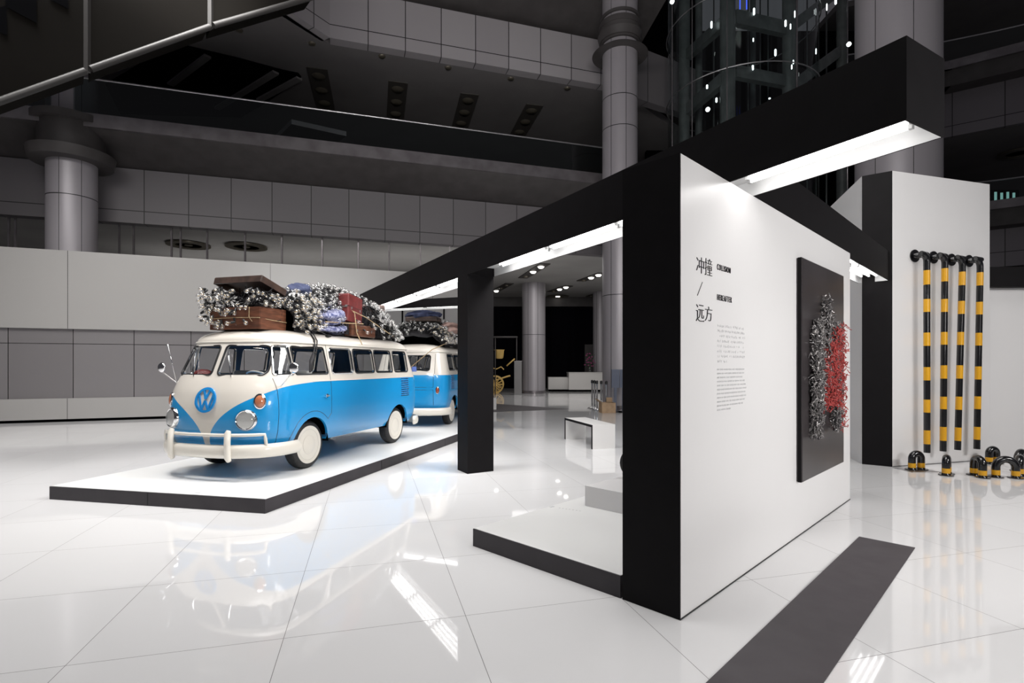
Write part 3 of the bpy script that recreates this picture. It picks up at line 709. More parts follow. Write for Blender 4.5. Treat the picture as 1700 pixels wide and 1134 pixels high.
for k_, o in enumerate((.14, .28)):
    for j in range(2):
        a = tip + dR * (.75 + 1.24 * j) + nR * o
        tube_obj(a, a + dR * 1.2, ('lit fluorescent tube under the thin return beam above the rear bus', 'light tube', 'tubes under the return beam'), ZB + .045)

# white text wall
wl = tag(empty('partition_wall', (1.051, 3.302, 0), pi / 4), 'free-standing white partition wall with black end carrying the exhibition title', 'partition wall')
WL, WT = 4.205, .417
MB().box((WL / 2 + .006, WT / 2, (ZB) / 2 + .004), (WL - .012, WT, ZB - .008)).build('white_panel', M['wallwhite'], wl)
MB().box((.004, WT / 2, ZB / 2), (.012, WT + .002, ZB - .004)).build('black_end_panel', M['black'], wl)
MB().box((WL / 2, -.002, .004), (WL, .006, .008)).build('foot_strip', M['rubber'], wl)  # thin black strip along the foot of the wall
# helper: pixel -> position on the wall face (local x along wall, local z)
def onwall(px, py, off=0):
    k = (px - CX) / F; ox, oy = 1.051 + off * .7071, 3.302 - off * .7071
    s = (k * oy - ox) / (.7071 - k * .7071); Y = oy + .7071 * s; return s, EYE + (HY - py) * Y / F
def text(body, x, z, size, name, m=None, sx=1.0, ext=.002, bold=0):
    c_ = bpy.data.curves.new(name, 'FONT'); c_.body = body; c_.size = size; c_.extrude = ext; c_.offset = bold
    if len(body) > 2: c_.space_character = 1.3
    t_ = bpy.data.objects.new(name, c_); COL.objects.link(t_)
    dg = bpy.context.evaluated_depsgraph_get(); me = bpy.data.meshes.new_from_object(t_.evaluated_get(dg)); bpy.data.objects.remove(t_)
    me.transform(Matrix.Diagonal((sx, 1, 1, 1))); me.materials.clear(); me.materials.append(m or M['text'])
    o = bpy.data.objects.new(name, me); COL.objects.link(o); o.parent = wl
    o.location = (x, -.003, z); o.rotation_euler = (pi / 2, 0, 0); return o
def fit(o, x0, x1, z0, z1):
    """scale a lettering mesh to fill the given rectangle of the wall"""
    me = o.data; xs = [v.co.x for v in me.vertices]; ys = [v.co.y for v in me.vertices]
    a, b, c_, d_ = min(xs), max(xs), min(ys), max(ys)
    for v in me.vertices: v.co.x = (v.co.x - a) / (b - a) * (x1 - x0); v.co.y = (v.co.y - c_) / (d_ - c_) * (z1 - z0)
    o.location = (x0, -.003, z0)
def put(body, pl_, pr, pyt_l, pyb_l, name, bold=-.0032):
    x0, zt = onwall(pl_, pyt_l); _, zb = onwall(pl_, pyb_l); x1, _ = onwall(pr, pyt_l)
    fit(text(body, 0, 0, .2, name, bold=bold), x0, x1, zb, zt)
put('\u51b2', 1155.5, 1168, 425, 452, 'chinese_lettering'); put('\u649e', 1169.5, 1181.5, 428, 456.5, 'chinese_lettering')
xa, za = onwall(1157.5, 490.5); xb, zb_ = onwall(1165.8, 468.5); MB().tube([(xa, -.001, za), (xb, -.001, zb_)], .0032, 4).build('slash_lettering', M['text'], wl); put('\u8fdc', 1155, 1168, 505, 533, 'chinese_lettering'); put('\u65b9', 1169.5, 1181.5, 508, 532.5, 'chinese_lettering')
put('COLLISION', 1190, 1212, 438, 447.6, 'english_lettering', -.0012); put('HEREAFTER', 1190, 1214, 488.5, 498, 'english_lettering', -.0012)
def para(rows, name, cjk):
    m = MB(); rr = random.Random(3)
    for (pyl, frac) in rows:
        x0, z0 = onwall(1190.5, pyl); x1, _ = onwall(1190.5 + 46 * frac, pyl); x = x0
        while x < x1:
            if cjk:
                s_ = .0205
                if rr.random() < .14: x += s_; continue
                for q_ in range(rr.choice((1, 2, 3))): m.box((x + s_ * rr.uniform(.3, .5), -.001, z0 + rr.uniform(-.009, .009)), (s_ * rr.uniform(.3, .8), .001, .0018))
                for q_ in range(rr.choice((1, 2))): m.box((x + s_ * rr.uniform(.12, .72), -.001, z0 + rr.uniform(-.004, .004)), (.0020, .001, rr.uniform(.008, .018)))
                x += s_
            else:
                w_ = rr.uniform(.02, .075); q_ = 0
                while q_ < w_:
                    m.box((x + q_, -.001, z0), (.003, .001, rr.choice((.009, .009, .013)))); m.box((x + q_ + .003, -.001, z0 + rr.choice((-.004, .004, 0))), (.006, .001, .002)); q_ += .0095
                x += w_ + .012
    m.build(name, M['textgrey'], wl)
para([(540.5 + 8.5 * i, 1 if i < 7 else .35) for i in range(8)], 'small_chinese_paragraph', True)
para([(613.5 + 6.75 * i, (.95, .95, .9, .98, 1, .97, .97, 1, .98, .93, .42)[i]) for i in range(11)], 'small_english_paragraph', False)

# art panel
ap = tag(empty('art_panel', (1.051, 3.302, 0), pi / 4), 'tall dark satin panel hung on the white partition wall', 'artwork panel')
s0, zt0 = onwall(1331.9, 427, .05); s1, _ = onwall(1400.6, 460, .05)
z0_, z1_ = .518, 2.592
MB().bbox(((s0 + s1) / 2, -.026, (z0_ + z1_) / 2), (s1 - s0, .05, z1_ - z0_), .004).build('board', M['artpanel'], ap)
MB().box(((s0 + s1) / 2, -.0265, (z0_ + z1_) / 2), (s1 - s0 + .006, .030, z1_ - z0_ + .006)).build('edge_strip', M['black'], ap)
sc_ = tag(empty('wall_sculpture', (1.051, 3.302, 0), pi / 4), 'relief of tangled grey metal strands and coral red twigs on the dark panel', 'sculpture')
def strands(cols, n, name, m_, rad, jit, seed, ln, dmax, down=.55):
    rr = random.Random(seed); m = MB(); done = 0
    while done < n:
        # cols: list of (x centre, half width, ztop, zbottom, weight)
        c_ = rr.choices(cols, [q_[4] for q_ in cols])[0]; z = rr.uniform(c_[3], c_[2]); t = (z - c_[3]) / (c_[2] - c_[3])
        w_ = c_[1] * (sin(pi * min(1, max(.06, t))) ** .55 + .15); x = c_[0] + rr.gauss(0, .45) * w_
        if abs(x - c_[0]) > w_: continue
        thk = dmax * (1 - ((x - c_[0]) / (w_ + .02)) ** 2) ** .5; y = -.055 - rr.uniform(.15, 1) * thk
        p_ = Vector((x, y, z)); pts = [p_.copy()]; d_ = Vector((rr.gauss(0, .6), rr.gauss(0, .3), -down + rr.gauss(0, .6))).normalized()
        for _ in range(4):
            d_ = (d_ + Vector((rr.gauss(0, jit), rr.gauss(0, jit * .6), rr.gauss(0, jit)))).normalized(); p_ = p_ + d_ * ln
            p_.y = min(p_.y, -.056); pts.append(p_.copy())
        m.tube(pts, rad, 5); done += 1
    return m.build(name, m_, sc_)
sx = lambda px, py: onwall(px, py, .10)
A_, _ = sx(1358, 600); B_, _ = sx(1372, 560); C_, _ = sx(1384, 600); D_, _ = sx(1395, 600); E_, _ = sx(1388, 660)
zz = lambda px, py: onwall(px, py, .10)[1]
grey = [(A_ + .02, .15, zz(1360, 530), zz(1358, 680), 5), (A_ - .03, .09, zz(1358, 620), zz(1356, 724), 3), (B_, .045, zz(1373, 525), zz(1373, 640), 1.3), (B_, .016, zz(1373, 494), zz(1374, 560), .8), (C_, .12, zz(1383, 538), zz(1386, 650), 3), (C_ - .05, .02, zz(1380, 522), zz(1381, 560), .35), (E_, .075, zz(1388, 630), zz(1388, 713), 2.4)]
o = strands(grey, 2900, 'grey_strands', M['greystrand'], .0052, .6, 5, .014, .085)
o['kind'] = 'stuff'
red = [(C_ - .03, .24, zz(1388, 548), zz(1388, 672), 5), (B_ + .05, .14, zz(1375, 570), zz(1372, 672), 2), (D_ - .06, .10, zz(1396, 540), zz(1396, 708), 2.2), (A_ + .16, .10, zz(1366, 600), zz(1366, 680), 1)]
o = strands(red, 1500, 'red_strands', M['redstrand'], .0036, .8, 9, .016, .12, .4); o['kind'] = 'stuff'
MB().lathe([(0, -.02), (.02, 0), (0, .02)], 8, 0, Matrix.Translation((A_ - .02, -.09, zz(1354, 719)))).build('gold_tip', M['gold'], sc_)

# low platform beside the wall, plinth with wheel
pp = tag(empty('low_platform', (-.345, 4.659, 0)), 'low white platform with charcoal edge tucked against the partition wall', 'platform')
A = Vector((-.345, 4.659)); B = Vector((.742, 3.612)); nn = Vector((.7071, .7071)); PL = 4.0; ZP = .157
def rel(v): return (v.x - A.x, v.y - A.y)
MB().prism([rel(A), rel(B), rel(B + nn * PL), rel(A + nn * PL)], 0.0, ZP - .004).build('edge_face', M['edge'], pp)
ins = .006; u_ = (B - A).normalized()
MB().prism([rel(A + u_ * ins + nn * ins), rel(B + nn * ins), rel(B + nn * (PL - ins)), rel(A + u_ * ins + nn * (PL - ins))], ZP - .004, ZP).build('white_top', M['platform'], pp)
g1, g2 = G(915, 841.5, ZP), G(919, 843, ZP)
MB().box((g1.x - A.x + .01, g1.y - A.y, ZP + .001), (.05, .03, .002), 0, Matrix.Rotation(pi / 4, 3, 'Z')).build('caption_mark', M['textgrey'], pp)
m = MB()
for i in range(7): q_ = Vector((g2.x - A.x + .06 + .032 * i, g2.y - A.y - .01 - .03 * i * .6)); m.box((q_.x, q_.y, ZP + .001), (.018, .006, .001))
m.build('caption_dashes', M['textgrey'], pp)
q0 = Vector((.749, 5.407)); q1 = Vector((1.075, 5.10)); qd = (q1 - q0).normalized(); pc = tag(empty('white_plinth', (q0.x, q0.y, ZP)), 'low white plinth standing on the low platform behind the black wall end', 'plinth')
z_ = Vector((0, 0)); Lp = 1.2
MB().prism([(0, 0), (qd.x * Lp, qd.y * Lp), (qd.x * Lp + nn.x * 1.0, qd.y * Lp + nn.y * 1.0), (nn.x * 1.0, nn.y * 1.0)], 0, .205).build('plinth_block', M['wallwhite'], pc)
g = K(1055, 5.75, 781); wh = tag(empty('spoked_wheel', (g.x, g.y, ZP + .205)), 'black tyred chrome wheel edge peeking past the black wall end', 'wheel')
rw = .15
MB().tube([(rw * cos(2 * pi * i / 32), 0, rw + .022 + rw * sin(2 * pi * i / 32)) for i in range(32)], .022, 8, 0, True).build('tyre', M['tyre'], wh)
MB().tube([(.86 * rw * cos(2 * pi * i / 32), 0, rw + .022 + .86 * rw * sin(2 * pi * i / 32)) for i in range(32)], .009, 6, 0, True).build('rim', M['chrome'], wh)
m = MB()
for i in range(20): a = 2 * pi * i / 20; m.tube([(.02 * cos(a), 0, rw + .022 + .02 * sin(a)), (.84 * rw * cos(a), 0, rw + .022 + .84 * rw * sin(a))], .002, 4)
m.build('spokes', M['chrome'], wh)

# floor mat strip in the foreground
A = Vector((3.228, 4.9)); B = Vector((3.522, 4.605)); d_ = Vector((-.7071, -.7071))
tag(MB().prism([(p.x, p.y) for p in (A, B, B + d_ * 6.2, A + d_ * 6.2)], .001, .006).build('floor_mat', M['carpet']), 'long charcoal mat strip on the floor running toward the camera along the wall', 'floor mat')

# ------------------------------------------------------------------ white pylon with pipes, right wall
A, B, C = Vector((5.651, 8.511)), Vector((5.971, 8.274)), Vector((8.062, 8.896))
D = Vector((8.07, 11.6)); Ee = Vector((6.53, 11.51))
py = tag(empty('display_pylon', (A.x, A.y, 0)), 'tall wedge-shaped white pylon with a black corner face, pipes hung on its front', 'display pylon')
m = MB(); pts = [A, B, C, D, Ee]; HP = 4.65
vs = [(p.x - A.x, p.y - A.y, 0) for p in pts] + [(p.x - A.x, p.y - A.y, HP) for p in pts]
m.add(vs, [(0, 1, 2, 3, 4)[::-1], (5, 6, 7, 8, 9), (1, 2, 7, 6), (2, 3, 8, 7), (3, 4, 9, 8), (4, 0, 5, 9)], 0)
m.build('white_body', M['wallwhite'], py)
MB().add([vs[0], vs[1], vs[6], vs[5]], [(0, 1, 2, 3)]).build('black_face', M['black'], py)
MB().add([(vs[i][0], vs[i][1] , vs[i][2]) for i in (1, 2)] + [(vs[2][0] + .0, vs[2][1] - .01, .01), (vs[1][0], vs[1][1] - .01, .01)], [(0, 1, 2, 3)]).build('base_line', M['rubber'], py)
wr = tag(empty('low_partition', (8.13, 9.1, 0)), 'lower white partition with a black top beam at the right edge', 'partition wall')
MB().box((3, .15, ZB / 2), (6, .3, ZB)).build('white_panel', M['wallwhite'], wr)
MB().box((3, .10, (ZB + 3.27) / 2), (6.0, .44, 3.27 - ZB)).build('top_beam', M['black'], wr)

# pipes on the pylon
fd = (C - B).normalized(); fn = Vector((fd.y, -fd.x))
def pipe(pxc, pxtop, ytop, ybot, pxbot, flx, fly, bands, label):
    off = .16
    def onf(px, py_, o=off):
        k = (px - CX) / F; ox, oy = B.x + fn.x * o, B.y + fn.y * o; s = (k * oy - ox) / (fd.x - k * fd.y); Y = oy + fd.y * s
        return Vector((ox + fd.x * s, Y, EYE + (HY - py_) * Y / F))
    r = .045
    bot = onf(pxbot, ybot); top = onf(pxtop, ytop + 16)
    fl_ = onf(flx, fly, .0); root = tag(empty('striped_pipe', (fl_.x, fl_.y, fl_.z), math.atan2(fd.y, fd.x)), label, 'pipe', None)
    inv = (Matrix.Translation(fl_) @ Matrix.Rotation(math.atan2(fd.y, fd.x), 4, 'Z')).inverted()
    bot, top = inv @ bot, inv @ top
    # elbow from the wall out and down
    Rb = .115; x1 = top.x; cen = []
    pts = [Vector((0, -.0, 0)), Vector((.03, -.04, 0.0)), Vector((.06, -.09, 0.005))]
    ex = x1; yb = top.y; zt = 0
    s0_ = Vector((.06, -.09, .005)); s1_ = Vector((ex - Rb, yb, zt)); 
    pts = [Vector((0, 0, 0)), Vector((.02, -.05, 0)), Vector((.06, yb * .85, 0)), Vector((min(.10, ex - Rb), yb, 0))]
    for a in range(0, 9):
        a = a / 8 * pi / 2; pts.append(Vector((ex - Rb + Rb * sin(a), yb, zt - Rb + Rb * cos(a))))
    endz = bands[0]
    def zpx(y): 
        Y = onf(pxc, y).y; return (inv @ onf(pxc, y)).z
    z_first = zpx(bands[0]); pts.append(Vector((ex, yb, z_first)))
    MB().tube(pts, r, 18).build('elbow', M['bgloss'], root)
    slope = (bot.x - top.x) / (bot.z - top.z)
    X = lambda z: ex + slope * (z - pts[-1].z)
    zs = [zpx(b) for b in bands]
    for i in range(len(zs) - 1):
        MB().tube([(X(zs[i]), yb, zs[i]), (X(zs[i + 1]), yb, zs[i + 1])], r * (1.01 if i % 2 == 0 else 1.0), 18).build('yellow_band' if i % 2 == 0 else 'black_band', M['yellow'] if i % 2 == 0 else M['bgloss'], root)
    MB().lathe([(.10, 0), (.10, .014), (.055, .016)], 24, 0, axis_mtx((0, -.001, 0), (0, -1, 0))).build('wall_flange', M['bgloss'], root)
z2 = lambda y: 280 + y / 2.1
pipe(1538.6, 1538.6, 420, z2(990), 1539, 1518, 425, [z2(v) for v in (355, 405, 455, 500, 572, 618, 692, 738, 805, 850, 912, 960, 990)], 'black and yellow striped pipe on the pylon, leftmost of the four')
pipe(1567, 1568.5, 421, z2(985), 1565.5, 1549, 427.5, [z2(v) for v in (348, 394, 455, 500, 570, 614, 686, 732, 795, 838, 900, 948, 985)], 'black and yellow striped pipe on the pylon, second from left')
pipe(1594, 1597.5, 425, z2(980), 1589.5, 1579, 431.5, [z2(v) for v in (360, 407, 462, 507, 570, 615, 686, 732, 795, 840, 902, 948, 980)], 'black and yellow striped pipe on the pylon, leaning one third from left')
pipe(1624, 1627, 427, z2(977), 1621.5, 1608, 433.5, [z2(v) for v in (362, 408, 465, 509, 573, 617, 690, 735, 794, 838, 900, 944, 977)], 'black and yellow striped pipe on the pylon, rightmost of the four')

def hoop(px, py, w, h, ang, label, plate=False, r=.05):
    g = G(px, py); root = tag(empty('pipe_hoop', (g.x, g.y, .002 if plate else 0), ang), label, 'hoop barrier')
    hw = w / 2; zl = h - hw
    z_y0, z_y1 = .035, .105
    arc = [(hw * cos(a * pi / 16), 0, zl + hw * sin(a * pi / 16)) for a in range(17)]
    MB().tube([(hw, 0, z_y1)] + arc + [(-hw, 0, z_y1)], r, 16).build('arch', M['bgloss'], root)
    for s in (-1, 1):
        MB().tube([(s * hw, 0, z_y0), (s * hw, 0, z_y1)], r * 1.02, 16).build('yellow_band', M['yellow'], root)
        MB().lathe([(.092, .004), (.092, .014), (.055, .016), (r, .035)], 20, 0, Matrix.Translation((s * hw, 0, 0))).build('foot_flange', M['bgloss'], root)
    if plate: MB().box((-.02, 0, -.0), (.44, .36, .004)).build('base_plate', M['steel'], root)
    return root
hoop(1521.5, 780, .15, .245, .10, 'black hoop with yellow feet standing on a square steel plate', True)
hoop(1571.5, 788, .15, .245, .80, 'black and yellow pipe hoop seen end-on, in front of the pylon')
hoop(1624, 791, .17, .26, 1.42, 'black and yellow pipe hoop turned at an angle, left of the wide hoop')
hoop(1648, 769.5, .14, .235, .15, 'black and yellow pipe hoop standing behind, close to the wall base')
hoop(1669.5, 793, .23, .26, -.3, 'wide black and yellow pipe hoop in front at the right edge')
hoop(1695, 781, .24, .28, .5, 'large black and yellow hoop behind the others, cut by the frame edge')
hoop(1693, 788.5, .20, .25, .75, 'half-visible hoop between the wide hoop and the right frame edge')
# ------------------------------------------------------------------ vehicle platform
P1, P2 = Vector((-5.51, 6.278)), Vector((-2.656, 5.668)); dd = Vector((.2715, .9624))
vp = tag(empty('vehicle_platform', (P2.x, P2.y, 0)), 'large low white platform with charcoal edge carrying the two buses', 'platform')
VL = 11.2; pp_ = [P2, P1, P1 + dd * VL, Vector((-.75, 17.0)), P2 + dd * 7.3]
MB().prism([(p.x - P2.x, p.y - P2.y) for p in pp_], 0, ZP - .004).build('edge_face', M['edge'], vp)
cen = sum(pp_, Vector((0, 0))) / 5
MB().prism([((p.x - P2.x) + (cen.x - p.x) * .0015, (p.y - P2.y) + (cen.y - p.y) * .0015) for p in pp_], ZP - .004, ZP).build('white_top', M['platform'], vp)
sm = MB()
for a, t, dr in ((P2, .52, (P1 - P2)), (P2, .22, dd * VL), (P2, .44, dd * VL)):
    q_ = a + dr * t; sm.box((q_.x - P2.x, q_.y - P2.y, ZP / 2 - .003), (.006, .006, ZP - .012))
sm.build('edge_seam', M['rubber'], vp)
g = G(329, 818, ZP); MB().box((g.x - P2.x, g.y - P2.y, ZP + .001), (.06, .035, .002)).build('caption_mark', M['textgrey'], vp)

# ------------------------------------------------------------------ bus
def lerp_tab(t, z):
    if z <= t[0][0]: return t[0][1]
    for (a, b), (c, d) in zip(t, t[1:]):
        if z <= c:
            u = (z - a) / (c - a); return b + (d - b) * u
    return t[-1][1]
TW = [(.36, .80), (.45, .845), (.6, .872), (.8, .885), (1.0, .885), (1.12, .88), (1.21, .868), (1.32, .85), (1.74, .775)]
TF = [(.36, .90), (.45, .94), (.6, .968), (.8, .978), (.95, .97), (1.1, .935), (1.21, .888), (1.32, .83), (1.74, .64)]
TR = [(.36, -3.34), (.5, -3.41), (.8, -3.43), (1.1, -3.42), (1.21, -3.40), (1.32, -3.37), (1.74, -3.25)]
ZR, ZC, DR = 1.74, 1.955, 2.3
def sec(z, ins=0.0):
    """half width, front x, rear x, front corner length, rear corner length at height z"""
    zz_ = min(z, ZR); w, f, r, a, b = lerp_tab(TW, zz_), lerp_tab(TF, zz_), lerp_tab(TR, zz_), .60, .42
    if z > ZR:
        t = min(1, (z - ZR) / (ZC - ins - ZR)); s = max(.03, (1 - t ** DR) ** (1 / DR)); w *= s
        f -= (1 - s) * .72; r += (1 - s) * .62; a = .12 + .48 * s; b = .1 + .32 * s
    return w - ins * (1 if z <= ZR else .3), f - ins, r + ins, a, b
NF_, NR_ = 2.9, 3.0
def frontx(y, z):
    w, f, r, a, b = sec(z); return f - a + a * max(0, 1 - abs(y / w) ** NF_) ** (1 / NF_)
def rearx(y, z):
    w, f, r, a, b = sec(z); return r + b - b * max(0, 1 - abs(y / w) ** NR_) ** (1 / NR_)
def ring(z, ins=0.0, nf=44, ns=30, nr=30):
    w, f, r, a, b = sec(z, ins); p = []; sg = lambda v, e: math.copysign(abs(v) ** e, v)
    for i in range(nf + 1):
        t = -pi / 2 + pi * i / nf; p.append((f - a + a * sg(cos(t), 2 / NF_) if abs(cos(t)) > 1e-9 else f - a, w * sg(sin(t), 2 / NF_)))
    x0, x1 = f - a, r + b
    for i in range(1, ns): p.append((x0 + (x1 - x0) * i / ns, w))
    for i in range(nr + 1):
        t = pi / 2 + pi * i / nr; p.append((r + b + b * sg(cos(t), 2 / NR_) if abs(cos(t)) > 1e-9 else r + b, w * sg(sin(t), 2 / NR_)))
    for i in range(1, ns): p.append((x1 + (x0 - x1) * i / ns, -w))
    return p
def shell(ins=0.0, z0=.36, z1=None):
    z1 = z1 or ZC - ins; zs = [z0 + (ZR - z0) * i / 26 for i in range(27)]
    zs += [ZR + (z1 - ZR) * sin(pi / 2 * i / 12) for i in range(1, 13)]
    m = MB(); k = None; vs = []
    for z in zs:
        rg = ring(z, ins); k = len(rg); vs += [(x, y, z) for x, y in rg]
    fs = []
    for i in range(len(zs) - 1):
        for j in range(k): fs.append((i * k + j, i * k + (j + 1) % k, (i + 1) * k + (j + 1) % k, (i + 1) * k + j))
    m.add(vs, fs, 0, True); m.add([vs[j] for j in range(k)], [tuple(range(k))[::-1]], 0); 
    L = (len(zs) - 1) * k; m.add([vs[L + j] for j in range(k)], [tuple(range(k))], 0); return m
def round_poly(pts, r, n=5):
    out = []; k = len(pts)
    for i in range(k):
        p = Vector(pts[i]); a = (Vector(pts[i - 1]) - p); b = (Vector(pts[(i + 1) % k]) - p); rr = min(r, a.length * .45, b.length * .45)
        a = p + a.normalized() * rr; b = p + b.normalized() * rr
        for j in range(n + 1):
            t = j / n; out.append(a * (1 - t) ** 2 + p * 2 * t * (1 - t) + b * t * t)
    return out
ZW0, ZW1 = 1.315, 1.695
WS = round_poly([(.045, 1.315), (.045, 1.70), (.60, 1.695), (.675, 1.62), (.69, 1.36), (.655, 1.315)], .05)
SIDEW = {'vent': round_poly([(.64, ZW0), (.53, ZW1), (.375, ZW1), (.375, ZW0)], .03),
         'door': round_poly([(.34, ZW0), (.34, ZW1), (-.34, ZW1), (-.38, ZW0)], .04),
         'w1': round_poly([(-.465, ZW0), (-.465, ZW1), (-1.035, ZW1), (-1.035, ZW0)], .07),
         'w2': round_poly([(-1.085, ZW0), (-1.085, ZW1), (-1.68, ZW1), (-1.68, ZW0)], .06),
         'w3': round_poly([(-1.73, ZW0), (-1.73, ZW1), (-2.31, ZW1), (-2.31, ZW0)], .06),
         'w4': round_poly([(-2.38, ZW0), (-2.38, ZW1), (-2.90, ZW1), (-2.90, ZW0)], .06)}
RWIN = round_poly([(-.50, 1.31), (-.50, 1.67), (.50, 1.67), (.50, 1.31)], .06)
AX = (0.0, -2.5); WZ = .33
def boolean(ob, cutter, op='DIFFERENCE'):
    md = ob.modifiers.new('b', 'BOOLEAN'); md.object = cutter; md.operation = op; md.solver = 'EXACT'
    dg = bpy.context.evaluated_depsgraph_get(); me = bpy.data.meshes.new_from_object(ob.evaluated_get(dg))
    ob.modifiers.clear(); ob.data = me; bpy.data.objects.remove(cutter)
def paint():
    m = mat('two_tone_enamel', (.7, .7, .7), .28, 0, .8); nt = m.node_tree; e = E(nt)
    tc = nt.nodes.new('ShaderNodeTexCoord'); s = nt.nodes.new('ShaderNodeSeparateXYZ'); nt.links.new(tc.outputs['Object'], s.inputs[0])
    X, Y, Z = s.outputs
    sy = e.op('DIVIDE', e.op('ABSOLUTE', Y), .868); q = e.op('MAXIMUM', 0.0, e.op('DIVIDE', e.op('SUBTRACT', sy, .05), .95))
    t = e.op('SUBTRACT', 1.0, e.op('POWER', e.op('MINIMUM', q, 1.0), 1 / 2.1))
    zl = e.op('SUBTRACT', 1.135, e.op('MULTIPLY', t, .70))
    # the belt rises from the front corner to the body side
    front = e.op('GREATER_THAN', X, .30)
    rise = e.op('MULTIPLY', e.op('SUBTRACT', 1.0, e.op('POWER', e.op('MINIMUM', 1.0, e.op('MAXIMUM', 0.0, e.op('DIVIDE', e.op('ADD', X, .35), 1.15))), 2.0)), .075)
    zl = e.op('ADD', zl, rise)
    zf = e.op('MULTIPLY', zl, front); zs_ = e.op('MULTIPLY', e.op('ADD', 1.135, rise), e.op('SUBTRACT', 1.0, front))
    f = e.op('LESS_THAN', Z, e.op('ADD', zf, zs_))
    c = mixcol(nt, f, (.71, .665, .60), (.008, .285, .64))
    nt.links.new(c, nt.nodes['Principled BSDF'].inputs['Base Color']); return m
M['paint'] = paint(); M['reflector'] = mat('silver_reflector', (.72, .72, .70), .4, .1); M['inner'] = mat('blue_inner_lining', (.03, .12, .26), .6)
def strip_grid(poly, fn, nz=12, ny=10, off=0):
    """sheet filling a convex outline poly[(u, z)], placed by fn(u, z)"""
    zs = [p[1] for p in poly]; za, zb = min(zs) + .001, max(zs) - .001; m = MB(); vs = []
    for i in range(nz + 1):
        z = za + (zb - za) * i / nz; xs = []
        for a, b in zip(poly, list(poly[1:]) + [poly[0]]):
            if (a[1] - z) * (b[1] - z) <= 0 and abs(a[1] - b[1]) > 1e-9: xs.append(a[0] + (b[0] - a[0]) * (z - a[1]) / (b[1] - a[1]))
        u0, u1 = min(xs), max(xs)
        for j in range(ny + 1): vs.append(fn(u0 + (u1 - u0) * j / ny, z))
    n = ny + 1
    return m.add(vs, [(i * n + j, i * n + j + 1, (i + 1) * n + j + 1, (i + 1) * n + j) for i in range(nz) for j in range(ny)], 0, True)

